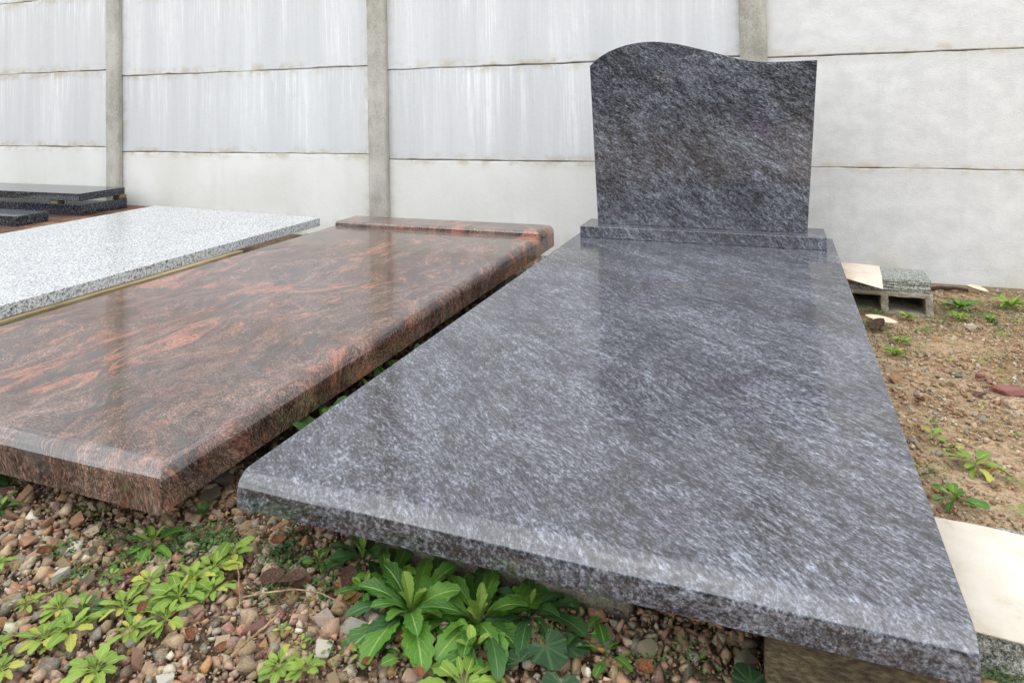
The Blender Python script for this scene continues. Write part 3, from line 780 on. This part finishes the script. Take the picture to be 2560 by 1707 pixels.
tag(g3, 'fine grit and crumbs of soil between the gravel stones', 'grit', kind='stuff')

# single stones one can pick out: parts of the ground
placed = []
def free(x, y, r):
    for a, b, c in placed:
        if (x-a)**2+(y-b)**2 < (.85*(r+c))**2: return False
    return bool(ok(np.array([[x, y]]), r)[0])
def stone_at(x, y, r, mesh=None, mat=None, zf=.28, rot=None):
    rr = random
    me = mesh or rr.choice(STONE_MESH)
    o = link('stone', me, M_STONE, GROUND, (x, y, gz(x, y)+r*zf+.003), rot or (rr.gauss(0,.35), rr.gauss(0,.35), rr.uniform(0,6.28)), (r, r, r*rr.uniform(.8,1.1)))
    placed.append((x, y, r)); return o
# notable loose stones are things of their own
def loose(x, y, r, seed, rgb, rgb2, label, flat=.7, rot=(0,0,0), zf=.3, n=12):
    me = hull_mesh('loose_stone', n, seed, flat, .05)
    o = link('loose_stone', me, mat_one_stone('stone '+label[:20], rgb, rgb2), None, (x, y, gz(x, y)+r*zf), rot, (r, r, r))
    placed.append((x, y, r)); return tag(o, label, 'stone')
loose(1.345,1.238,.055,501,(158,108,100),(118,80,76),'flat dusty-red stone on the sandy soil', .26, (.05,-.08,.4), .12)
loose(1.083,1.228,.030,502,(166,132,100),(126,98,72),'tan wedge-shaped stone on the soil close to the blue-grey slab', .6, (0,.1,.9), .2)
loose(1.300,1.317,.021,503,(148,84,76),(104,60,56),'small brick-red stone on the sandy soil', .6, (0,.2,2))
loose(1.245,1.322,.024,504,(130,128,122),(92,92,90),'long grey stone half sunk in the sandy soil', .4, (0,0,2.6), .2)
loose(1.386,1.829,.024,505,(196,184,166),(160,146,128),'pale beige pebble on the soil near the hollow block', .5)
loose(.121,-.098,.025,506,(126,92,84),(92,66,62),'dull red-brown stone among the gravel, beside a fallen straw', .7, (.1,-.1,.5))
loose(.237,-.100,.016,507,(206,198,182),(166,156,140),'chalky white stone in the gravel', .9, (.3,.2,.5), .5)
loose(.203,-.054,.018,508,(178,158,146),(140,122,112),'pinkish-grey stone next to the large grey one', .8, (.2,0,1), .5)
loose(.256,-.056,.023,509,(158,156,142),(118,116,106),'large angular grey stone in the gravel by the big weed', .95, (.5,.3,.4), .55)
loose(-.099,.000,.017,511,(182,162,134),(138,118,94),'blunt tan stone beside the spoon-leaved weed', .9, (.2,.1,0), .5)
loose(-.205,.185,.030,512,(112,106,92),(80,74,62),'dark grey stone wedged in the gap between the red and the blue slab', .8, (.1,.3,.3), .4)
loose(-.185,.135,.025,513,(124,112,92),(88,78,62),'brown-grey stone in the mouth of the gap between the slabs', .8, (.3,.1,1.3), .4)
loose(.757,.070,.030,514,(140,134,112),(100,94,74),'large olive-grey stone next to the timber block', .8, (.3,.2,.9), .5)
loose(.745,.112,.020,515,(136,126,102),(92,84,66),'flat olive stone in the shade below the slab by the timber', .5, (.1,.5,.3), .5)
loose(.636,.052,.019,516,(160,150,122),(112,102,82),'yellowish-grey angular stone below the slab edge', .85, (.4,.1,0), .5)

cnt = 0
for t in range(6000):       # front gravel
    if cnt >= 222: break
    x, y = random.uniform(-1.0, .98), random.uniform(-.34, .20); r = random.uniform(.0135, .0245)
    # only where the camera's surroundings show it
    if free(x, y, r): stone_at(x, y, r); cnt += 1
cnt = 0
for t in range(3000):       # right-hand soil
    if cnt >= 75: break
    x, y = random.uniform(1.03, 1.75), random.uniform(.35, 2.4); r = random.uniform(.009, .019)
    if free(x, y, r): stone_at(x, y, r, zf=.12); cnt += 1

# ================================================================== PLANTS
def leaf_mesh(name, L, W, a0, a1, shape, fold=.25, teeth=0, nteeth=7, wav=.0, n=12, mm=6, seed=0, petiole=.0, twist=0):
    """strip leaf along +X; elevation goes from a0 at the base to a1 at the tip"""
    rr = random.Random(seed); v = []; f = []; uvs = []
    x = z = 0.
    ph = rr.uniform(0, 6)
    for i in range(n+1):
        t = i/n; a = a0+(a1-a0)*t
        if i: x += L/n*math.cos(a); z += L/n*math.sin(a)
        w = W*shape(t)
        if teeth: w *= 1 + teeth*(((t*nteeth+.3) % 1.0)-.5)*(1 if t > petiole else 0)
        w = max(w, W*.035)
        for j in range(mm+1):
            s_ = (j/mm-.5)*2
            dz = fold*abs(s_)*w + wav*w*math.sin(t*11+ph+s_*2.2)*abs(s_)
            yy = s_*w
            v.append((x - math.sin(a)*dz + rr.uniform(-1,1)*.0002, yy*math.cos(twist*t), z + math.cos(a)*dz + yy*math.sin(twist*t)))
            uvs.append((t, j/mm))
    for i in range(n):
        for j in range(mm):
            k = i*(mm+1)+j; f.append((k, k+mm+1, k+mm+2, k+1))
    me = bpy.data.meshes.new(name); me.from_pydata(v, [], f); me.update()
    ul = me.uv_layers.new(name='UVMap')
    lv = np.zeros(len(me.loops), np.int32); me.loops.foreach_get('vertex_index', lv)
    ul.data.foreach_set('uv', np.array(uvs)[lv].ravel().astype(np.float32))
    me.polygons.foreach_set('use_smooth', [True]*len(me.polygons)); return me
sh_dock = lambda t: (.10+.10*t if t < .15 else .12+.88*math.sin(min(1, (t-.15)/.85)**1.45*math.pi)**.70*(1 if t < .999 else 0))
sh_spoon = lambda t: (.13 if t < .35 else .13+.87*math.sin(((t-.35)/.65)**.85*math.pi)**.6)
sh_lance = lambda t: .08+.92*math.sin(t**.8*math.pi)**.9
sh_grass = lambda t: (1-t)**.6*(.5+.5*min(1, t*6))

DOCK = {('o',k): leaf_mesh('leaf', 1, .145, R(34), R(-36), sh_dock, .20, .36, 8, .20, 22, 6, 40+k, .2, random.uniform(-.3,.3)) for k in range(4)}
DOCK.update({('m',k): leaf_mesh('leaf', 1, .145, R(52), R(-8), sh_dock, .26, .34, 7, .20, 20, 6, 50+k, .2, random.uniform(-.3,.3)) for k in range(3)})
DOCK.update({('i',k): leaf_mesh('leaf', 1, .17, R(72), R(40), sh_dock, .45, .35, 7, .14, 14, 6, 60+k, .2) for k in range(3)})
SPOON = [leaf_mesh('leaf', 1, .18, R(22), R(-24), sh_spoon, .20, .34, 5, .14, 12, 6, 70+k, .35, random.uniform(-.4,.4)) for k in range(4)]
SPOONU = [leaf_mesh('leaf', 1, .20, R(48), R(20), sh_spoon, .30, .18, 6, .06, 12, 6, 80+k, .35) for k in range(3)]
LANCE = [leaf_mesh('leaf', 1, .10, R(40), R(-20), sh_lance, .3, .4, 9, .1, 12, 4, 90+k) for k in range(3)]

def with_mat(me, mat, cache={}):
    k = (me.name, mat.name)
    if k not in cache:
        c = me.copy(); c.materials.clear(); c.materials.append(mat); cache[k] = c
    return cache[k]
def add_leaf(root, me, mat, yaw, L, tilt=0, base=(0,0,0), rollx=0):
    o = link('leaf', with_mat(me, mat), None, root, base, (0, 0, 0), (L, L*random.uniform(.72, 1.2), L*random.uniform(.8, 1.2)))
    o.rotation_euler = Euler((rollx+random.gauss(0, .22), -tilt, yaw), 'XYZ'); return o
def dock(x, y, r, label, nout=9, nmid=6, nin=5, mat=M_LEAF, zo=.0, name='weed', seed=0, skip=None, tilt=0):
    rr = random.Random(seed); root = empty(name, (x, y, gz(x, y)+.003+zo), (0, 0, rr.uniform(0, 6.28) if skip is None else 0)); tag(root, label, 'weed')
    for k in range(nout): add_leaf(root, DOCK[('o', rr.randrange(4))], mat if rr.random() < .85 else M_LEAFD, 6.283*k/nout+rr.uniform(-.4,.4), r*rr.uniform(.65,1.2), rr.uniform(-.1,.25)+tilt)
    for k in range(nmid): add_leaf(root, DOCK[('m', rr.randrange(3))], mat, 6.283*(k+.5)/nmid+rr.uniform(-.3,.3), r*rr.uniform(.6,.85), rr.uniform(-.1,.2)+tilt, (0,0,.004))
    for k in range(nin): add_leaf(root, DOCK[('i', rr.randrange(3))], M_LEAFL, 6.283*k/nin+rr.uniform(-.4,.4), r*rr.uniform(.28,.45), rr.uniform(-.15,.15), (0,0,.008))
    return root
def rosette(x, y, r, label, group=None, mat=M_LEAFL, n=9, seed=0, name='weed_rosette', inner=True, meshes=None):
    rr = random.Random(seed); root = empty(name, (x, y, gz(x, y)+(.014 if x < 1 else .006)), (0, 0, rr.uniform(0, 6.28))); tag(root, label, 'weed', group)
    ms = meshes or SPOON
    for k in range(n):
        mt = mat if rr.random() < .82 else (M_LEAFY if mat is M_LEAFL else M_LEAF)
        add_leaf(root, rr.choice(ms), mt, 6.283*k/n+rr.uniform(-.35,.35), r*rr.uniform(.7,1.15), rr.uniform(-.05,.35))
    if inner:
        for k in range(4): add_leaf(root, rr.choice(SPOONU), M_LEAFL, 6.283*k/4+rr.uniform(-.4,.4), r*rr.uniform(.4,.6), rr.uniform(0,.3), (0,0,.003))
    return root

dock(.312, .000, .112, 'large bright green toothed weed below the slab edge, nearer the red slab than its twin', 15, 9, 6, seed=1)
dock(.408, .016, .112, 'large bright green weed beside the dark lobed leaves, against the slab edge', 14, 9, 5, seed=2)
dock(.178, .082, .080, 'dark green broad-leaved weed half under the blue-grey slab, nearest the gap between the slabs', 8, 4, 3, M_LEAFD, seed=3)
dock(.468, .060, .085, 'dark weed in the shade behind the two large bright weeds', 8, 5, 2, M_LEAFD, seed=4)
rosette(.425, -.040, .058, 'spoon-leaved weed in front of the large bright weeds', None, M_LEAF, 7, 5)
rosette(.438, -.095, .058, 'yellow-green weed rosette in front of the spoon-leaved weed', None, M_LEAFL, 8, 6)
rosette(.345, -.080, .036, 'tiny weed at the foot of the large toothed weed', None, M_LEAF, 5, 7)
dock(.250, .046, .080, 'mid green weed between the dark weed and the large toothed weed, touching the slab', 8, 5, 3, seed=12)
rosette(.225, .012, .045, 'slender-leaved weed between the dark weed and the large toothed weed', None, M_LEAF, 6, 8)
rosette(.552, .040, .044, 'pair of pale oval leaves sprouting between the large weeds and the yellowish-grey stone', None, M_LEAF, 4, 9, inner=False)
rosette(.590, .015, .040, 'low oval-leaved weed beside the dark lobed leaves', None, M_LEAF, 5, 10, inner=False)
rosette(.545, -.085, .040, 'bright small rosette below the dark lobed leaves', None, M_LEAFL, 7, 11)

SMALL = [(-.158,-.018,.050,1),(-.021,-.028,.044,0),(.016,-.066,.036,0),(-.019,-.095,.045,0),(.000,-.135,.040,0),(-.086,-.086,.026,0),(-.073,-.140,.038,0),(-.024,-.170,.030,0),(-.103,-.199,.040,0),(-.122,-.221,.036,0),(-.122,-.166,.032,2),(-.207,-.187,.022,0),(-.164,-.257,.024,0),(-.119,-.278,.028,0),(-.008,-.234,.040,0),(.206,-.148,.030,0),(.239,-.141,.026,0),(.166,-.095,.015,0),(.206,-.106,.014,0),(.123,.043,.028,1),(.288,-.092,.016,0),(-.336,-.145,.024,0),(-.028,-.062,.044,0),(-.020,.012,.036,0),(-.156,-.175,.030,0),(-.147,-.100,.022,1)]
for i, (x, y, r, k) in enumerate(SMALL):
    if k == 0:
        g = 0 if x < -.09 else (1 if x < .05 else 2)
        rosette(x, y, r, ['light green rosette in the weed patch farther from the blue-grey slab', 'light green rosette in the weed patch crossed by the brown stem', 'light green sprig among the stones between the straw and the large toothed weed'][g], ['farther patch of light rosettes', 'patch of light rosettes by the brown stem', 'light sprigs by the straw'][g], M_LEAFL, 11 if r > .02 else 5, 100+i, 'weed_rosette', r > .02)
    elif k == 1: rosette(x, y, r, {0:'spoon-leaved green weed beside the blunt tan stone',19:'small green weed just beside the dark broad-leaved weed',25:'green sprig behind the light green rosettes'}[i], None, M_LEAF, 7, 100+i)
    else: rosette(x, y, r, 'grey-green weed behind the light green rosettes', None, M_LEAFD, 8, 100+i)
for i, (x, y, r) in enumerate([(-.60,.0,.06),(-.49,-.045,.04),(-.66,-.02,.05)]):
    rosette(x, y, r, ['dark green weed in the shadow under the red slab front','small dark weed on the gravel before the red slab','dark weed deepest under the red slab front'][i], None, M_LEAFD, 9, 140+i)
for i, (x, y, r) in enumerate([(1.160,.762,.058),(1.093,.601,.060)]):
    rosette(x, y, r, ['light green rosette on the sandy soil, the farther of two by the slab', 'broad green rosette on the sandy soil just above the ivory sheet'][i], None, [M_LEAFL, M_LEAF][i], [11, 7][i], 150+i)
for i, (x, y, r) in enumerate([(1.193,.604,.022),(1.108,.882,.030),(1.142,.845,.020),(1.296,1.618,.017),(1.385,1.599,.016),(1.247,1.329,.016),(1.347,1.297,.015),(1.250,1.101,.014),(1.355,1.398,.015),(1.332,1.453,.016),(1.256,1.448,.015),(1.112,.893,.014),(1.46,1.75,.022),(1.55,1.95,.026),(1.62,1.70,.022),(1.50,1.50,.018),(1.24,1.75,.022),(1.32,1.72,.018),(1.20,1.55,.016),(1.42,1.18,.016),(1.28,.95,.016),(1.22,.72,.018)]):
    rosette(x, y, r, 'tiny green seedling on the sandy soil', 'seedlings on the sandy soil', M_LEAFL, 5, 160+i, 'seedling', False)
for i, (x, y, r) in enumerate([(1.407,2.066,.078),(1.582,2.144,.075),(1.376,1.917,.045),(1.469,1.920,.038),(1.211,1.865,.040),(1.150,1.568,.040),(1.112,1.840,.034),(1.113,1.443,.036)]):
    rosette(x, y, r, ['large feathery green tuft growing beside the hollow block','feathery tuft at the foot of the wall','small tuft just below the large feathery tuft','yellow-green tuft beside a pale beige pebble','tuft growing against the front of the hollow block','loose tuft on the soil between the wood chip and the sandy patch','tuft squeezed between the slab and the hollow block','thin-leaved tuft at the slab edge beyond the tan wedge stone'][i], None, M_LEAFL if i % 3 else M_LEAF, 16, 180+i, 'weed_tuft', True, LANCE)
for i, (x, y, r) in enumerate([(-.075,.80,.028),(-.078,.70,.026),(-.085,.56,.026),(-.08,.40,.024),(-.085,.34,.022),(-.07,.64,.024),(-.150,.085,.018)]):
    rt_ = empty('sprout', (-.098 if i < 6 else x, y, gz(x, y)+.004)); tag(rt_, 'round-leaved green sprout in the gap between the red and blue slabs', 'weed', 'sprouts in the gap between the slabs')
    for k in range(5): add_leaf(rt_, SPOONU[k%3], M_LEAF if k % 2 else M_LEAFD, k*1.26+i, (.105 if i < 6 else .03)*random.uniform(.8,1.05), .45+random.uniform(-.1,.15))

# lobed mallow leaves on stalks
def lobed_mesh(seed):
    rr = random.Random(seed); v = [(0,0,0)]; f = []; uv = [(0,.5)]; n = 40
    for ring in (.5, 1.0):
        for k in range(n):
            a = -2.75+5.5*k/(n-1)
            rad_ = (.78+.22*abs(math.cos(a*1.6)))*(1+.06*math.cos(a*22))*(.95 if abs(a) < 2.4 else .8)
            rad_ *= ring
            v.append((math.cos(a)*rad_+.25*ring, math.sin(a)*rad_, .035*ring*math.cos(a*5)*ring+.10*ring**2+rr.uniform(-.01,.01))); uv.append((ring, .5+.11*((a*1.6/math.pi*2) % 1.0-.5)*4*ring))
    for k in range(n-1):
        f.append((0, 1+k, 2+k)); f.append((1+k, 1+n+k, 2+n+k, 2+k))
    me = bpy.data.meshes.new('leaf'); me.from_pydata(v, [], f); me.update()
    ul = me.uv_layers.new(name='UVMap'); lv = np.zeros(len(me.loops), np.int32); me.loops.foreach_get('vertex_index', lv)
    ul.data.foreach_set('uv', np.array(uv)[lv].ravel().astype(np.float32)); me.polygons.foreach_set('use_smooth', [True]*len(me.polygons)); return me
LOB = [lobed_mesh(1), lobed_mesh(2)]
mal = empty('lobed_weed', (.520, -.02, gz(.52,-.02))); tag(mal, 'dark green round-lobed leaves on the gravel beside the large bright weeds', 'weed')
for k, (dx, dy, dz, r, yw) in enumerate([(-.005,.010,.024,.030,-.6),(.022,.024,.020,.024,.5),(.030,-.035,.022,.026,-1.2),(-.03,-.02,.020,.022,2.4)]):
    o = link('leaf', with_mat(LOB[k%2], M_LOBED), None, mal, (dx, dy, dz), (random.uniform(-.3,.3), random.uniform(.05,.35), yw), (r, r, r))
for k, (x, y) in enumerate([(.775, .005), (.862, .03)]):
    rt_ = empty('lobed_weed', (x, y, gz(x, y))); tag(rt_, ['dark lobed leaves by the large olive stone near the timber block', 'dark leaves sprouting before the timber block'][k], 'weed')
    for q in range(3):
        a = q*2.1+k; link('leaf', with_mat(LOB[q%2], M_LOBED), None, rt_, (.018*math.cos(a), .018*math.sin(a), .018+.006*q), (random.uniform(-.3,.3), random.uniform(.0,.4), a), (.024,.024,.024))

# creeping tiny-leaved ground cover: nobody could count it
def cover():
    V, F = [], []; rr = np.random.default_rng(5)
    cs = [(-.120,.01,.045,420),(-.075,.035,.04,300),(-.165,-.045,.035,240),(-.24,-.02,.03,120),(-.29,-.075,.03,110),(.05,.045,.035,200),(.095,-.03,.03,120),(.075,.02,.03,140),(-.20,-.11,.03,90),(.16,.0,.03,130),(.50,.03,.05,220),(-.35,.02,.03,70),(-.60,.02,.06,400),(.62,.02,.04,80),(.25,-.1,.03,60),(.03,.09,.03,90),(1.08,1.70,.06,260),(1.12,1.90,.05,220),(1.30,1.86,.06,160),(1.45,2.0,.10,260),(1.07,.70,.03,70),(-.08,.62,.05,200),(-.09,.30,.04,140),(.7,.05,.05,80),(1.06,.16,.03,160),(1.35,1.98,.09,240),(1.55,2.1,.09,240),(1.48,1.80,.06,120),(1.60,1.9,.08,140),(1.15,1.62,.05,140),(1.25,1.72,.05,100),(1.13,1.46,.04,90),(1.40,1.5,.05,60),(1.13,.95,.03,40)]
    for cx, cy, r, n in cs:
        for _ in range(n):
            x = cx+rr.normal(0, r*.55); y = cy+rr.normal(0, r*.45); z = gz(x, y)+rr.uniform(.004, .020)
            s_ = rr.uniform(.0022, .0046); a = rr.uniform(0, 6.28); tl = rr.uniform(-.7, .7)
            d = np.array([math.cos(a), math.sin(a), tl]); e = np.array([-math.sin(a), math.cos(a), rr.uniform(-.4,.4)])
            p = np.array([x, y, z]); b = len(V)
            V.extend([p-d*s_, p+e*s_*.55, p+d*s_, p-e*s_*.55, p+np.array([0,0,-.0008])]); F.extend([(b,b+1,b+4),(b+1,b+2,b+4),(b+2,b+3,b+4),(b+3,b,b+4)])
    me = bpy.data.meshes.new('ground_cover'); me.from_pydata([tuple(q) for q in V], [], F); me.update()
    return tag(link('ground_cover', me, mat_noise('tiny leaves', [(0, lin(44,72,36)), (.5, lin(70,102,50)), (1, lin(112,142,70))], 60, 3, .6, fine=300, bump=0)), 'tiny-leaved dark green creeper spread over the gravel', 'ground cover', kind='stuff')
cover()

# ================================================================== TWIGS, DEAD LEAVES, CHIPS
def tube(name, pts, r0, r1, mat, label, cat, zoff=.016, n=24, wob=.0015):
    pts = [Vector(p) for p in pts]; rr = random.Random(len(label)); o0 = pts[0].copy()
    path = []
    for i in range(n+1):
        t = i/n*(len(pts)-1); k = min(int(t), len(pts)-2); u = t-k; u2 = u
        p = pts[k].lerp(pts[k+1], u2); p = p + Vector((rr.uniform(-wob,wob), rr.uniform(-wob,wob), rr.uniform(-wob,wob)))
        path.append(p)
    for _ in range(2): path = [path[0]]+[(path[i-1]+path[i]*2+path[i+1])/4 for i in range(1, n)]+[path[-1]]
    v = []; f = []; S = 6
    for i, p in enumerate(path):
        d = (path[min(i+1, n)]-path[max(i-1, 0)]).normalized(); a = d.cross(Vector((0,0,1))).normalized(); b = d.cross(a)
        r = r0+(r1-r0)*i/n
        for j in range(S): q = p-o0+Vector((0,0,zoff))+(a*math.cos(j/S*6.283)+b*math.sin(j/S*6.283))*r; v.append(tuple(q))
    for i in range(n):
        for j in range(S): f.append((i*S+j, i*S+(j+1)%S, (i+1)*S+(j+1)%S, (i+1)*S+j))
    f.append(tuple(range(S))); f.append(tuple(n*S+j for j in range(S)))
    o = link(name, mesh_py(name, v, f, 60), mat, None, o0); return tag(o, label, cat)
tube('dry_stem', [(.070,-.066,-.146),(.127,-.035,-.142),(.174,-.024,-.142),(.224,-.030,-.147)], .0013, .0007, M_STRAW, 'long thin dry stem arching over the gravel', 'twig', .018)
tube('straw', [(.138,-.158,-.143),(.150,-.082,-.140)], .0020, .0013, M_STRAW, 'thick pale straw leaning beside the red-brown stone', 'twig', .018)
tube('dry_stem', [(-.300,.004,-.142),(-.25,-.022,-.138),(-.183,-.052,-.143)], .0010, .0007, M_BARK, 'thin dark stem on the gravel below the red slab corner', 'twig', .018)
tube('dry_stem', [(-.215,-.196,-.138),(-.186,-.155,-.136)], .0012, .0008, M_STRAW, 'short pale stem behind the cluster of light rosettes', 'twig', .018)
tube('dry_stem', [(.006,-.004,-.148),(.04,-.04,-.142),(.086,-.088,-.145)], .0011, .0008, M_STRAW, 'brown stem standing across the light green rosettes', 'twig', .018)
tube('dead_stick', [(1.355,2.345,-.2215),(1.43,2.36,-.218),(1.50,2.368,-.2215)], .008, .006, M_BARK, 'dark dead stick lying at the foot of the wall', 'stick', .006, 16, .003)

def curl_leaf(L, W, seed):
    rr = random.Random(seed); n, mm = 10, 6; v = []; f = []; c1 = rr.uniform(.3, 1.1); tw = rr.uniform(-.8,.8)
    for i in range(n+1):
        t = i/n; w = W*math.sin(t**.8*math.pi)**.8 + W*.03
        for j in range(mm+1):
            s_ = (j/mm-.5)*2; v.append(((t-.5)*L, s_*w, c1*w*s_*s_ + .25*L*(t-.5)**2*4*.5 + tw*(t-.5)*s_*w + rr.uniform(-1,1)*W*.04))
    for i in range(n):
        for j in range(mm): k = i*(mm+1)+j; f.append((k, k+mm+1, k+mm+2, k+1))
    me = bpy.data.meshes.new('dead_leaf'); me.from_pydata(v, [], f); me.update(); me.polygons.foreach_set('use_smooth', [True]*len(me.polygons)); return me
CL = [curl_leaf(1, .3, i) for i in range(4)]
for i, (x, y, r) in enumerate([(-.292,-.104,.012),(-.128,-.088,.012),(-.188,-.060,.008),(.225,-.018,.016),(-.038,-.140,.012),(.032,.060,.014),(.061,-.154,.011),(.380,-.100,.010),(.314,-.112,.011),(.117,-.155,.010),(1.118,1.080,.012),(1.303,1.226,.012),(.64,-.0,.014)]):
    s_ = r*1.9; tag(link('dead_leaf', with_mat(CL[i%4], M_DEAD), None, None, (x, y, gz(x,y)+.020 if x < 1 else gz(x,y)+.009), (random.uniform(-.4,.4), random.uniform(-.3,.3), random.uniform(0,6.28)), (s_, s_, s_)), 'small curled rust-orange dead leaf on the stones', 'dead leaf', 'rust-orange dead leaves')
for i, (x, y, r) in enumerate([(.194,.018,.018),(.120,-.016,.022),(.086,-.020,.018)]):
    s_ = r*2.0; tag(link('dead_leaf', with_mat(CL[(i+1)%4], M_DEAD2), None, None, (x, y, gz(x,y)+.022), (random.uniform(-.5,.5), random.uniform(-.4,.4), random.uniform(0,6.28)), (s_, s_*1.1, s_*.45)), 'dark purple-brown crumpled leaf between the light rosettes and the dark weed', 'dead leaf', 'dark crumpled leaves')
tag(link('dead_leaf', with_mat(CL[0], M_DEAD2), None, None, (1.100,1.700,gz(1.1,1.7)+.012), (.3,-.4,.9), (.075,.06,.06)), 'folded chestnut-brown leaf under the pale wood chip by the slab', 'dead leaf')
tag(link('wood_chip', with_mat(CL[1], M_CHIP), None, None, (1.120,1.775,gz(1.12,1.78)+.016), (.15,.1,-.15), (.10,.075,.04)), 'pale splintered wood chip on the soil by the hollow block', 'wood chip')
tag(link('wood_chip', with_mat(CL[2], M_CHIP), None, None, (1.530,2.375,gz(1.53,2.37)+.010), (.1,.1,-.5), (.085,.06,.04)), 'cream wood chip beside the dark stick at the wall', 'wood chip')
# specks fallen on the polished slab
for i, (x, y, s_) in enumerate([(.155,1.775,.009),(.125,1.90,.006),(.29,1.55,.005)]):
    tag(link('fallen_speck', with_mat(CL[i], M_LEAFY), None, None, (x, y, .0012), (0,0,i*1.3), (s_,s_,s_*.3)), 'tiny yellow leaf scrap on the polished blue-grey slab', 'leaf scrap', 'yellow scraps on the slab')

# crumbs of dry plant litter between the stones: nobody could count them
def litter():
    V, F = [], []; rr = np.random.default_rng(11)
    for k in range(2200):
        if k < 1000: x, y = rr.uniform(-.9, 1.0), rr.uniform(-.36, .14); z = gz(x, y)+rr.uniform(.006, .016)
        else: x, y = rr.uniform(1.02, 1.8), rr.uniform(.3, 2.42); z = gz(x, y)+rr.uniform(.001, .005)
        L = rr.uniform(.003, .016); w_ = rr.uniform(.0004, .0016); a = rr.uniform(0, 6.28); t = rr.normal(0, .3)
        d = np.array([math.cos(a), math.sin(a), t])*L/2; e = np.array([-math.sin(a), math.cos(a), 0])*w_; n_ = np.array([0,0,w_*.6]); p = np.array([x,y,z]); b = len(V)
        V.extend([p-d-e, p-d+e, p-d+n_, p+d-e*.5, p+d+e*.5, p+d+n_*.5]); F.extend([(b,b+1,b+2),(b+3,b+5,b+4),(b,b+2,b+5,b+3),(b+1,b+4,b+5,b+2),(b,b+3,b+4,b+1)])
    me = bpy.data.meshes.new('plant_litter'); me.from_pydata([tuple(q) for q in V], [], F); me.update()
    tag(link('plant_litter', me, mat_noise('litter', [(0, lin(58,40,28)), (.4, lin(104,78,52)), (.7, lin(150,122,84)), (1, lin(190,168,126))], 25, 2, .85, fine=200, bump=0)), 'crumbs of dry stalks and leaf litter over gravel and soil', 'litter', kind='stuff')
litter()
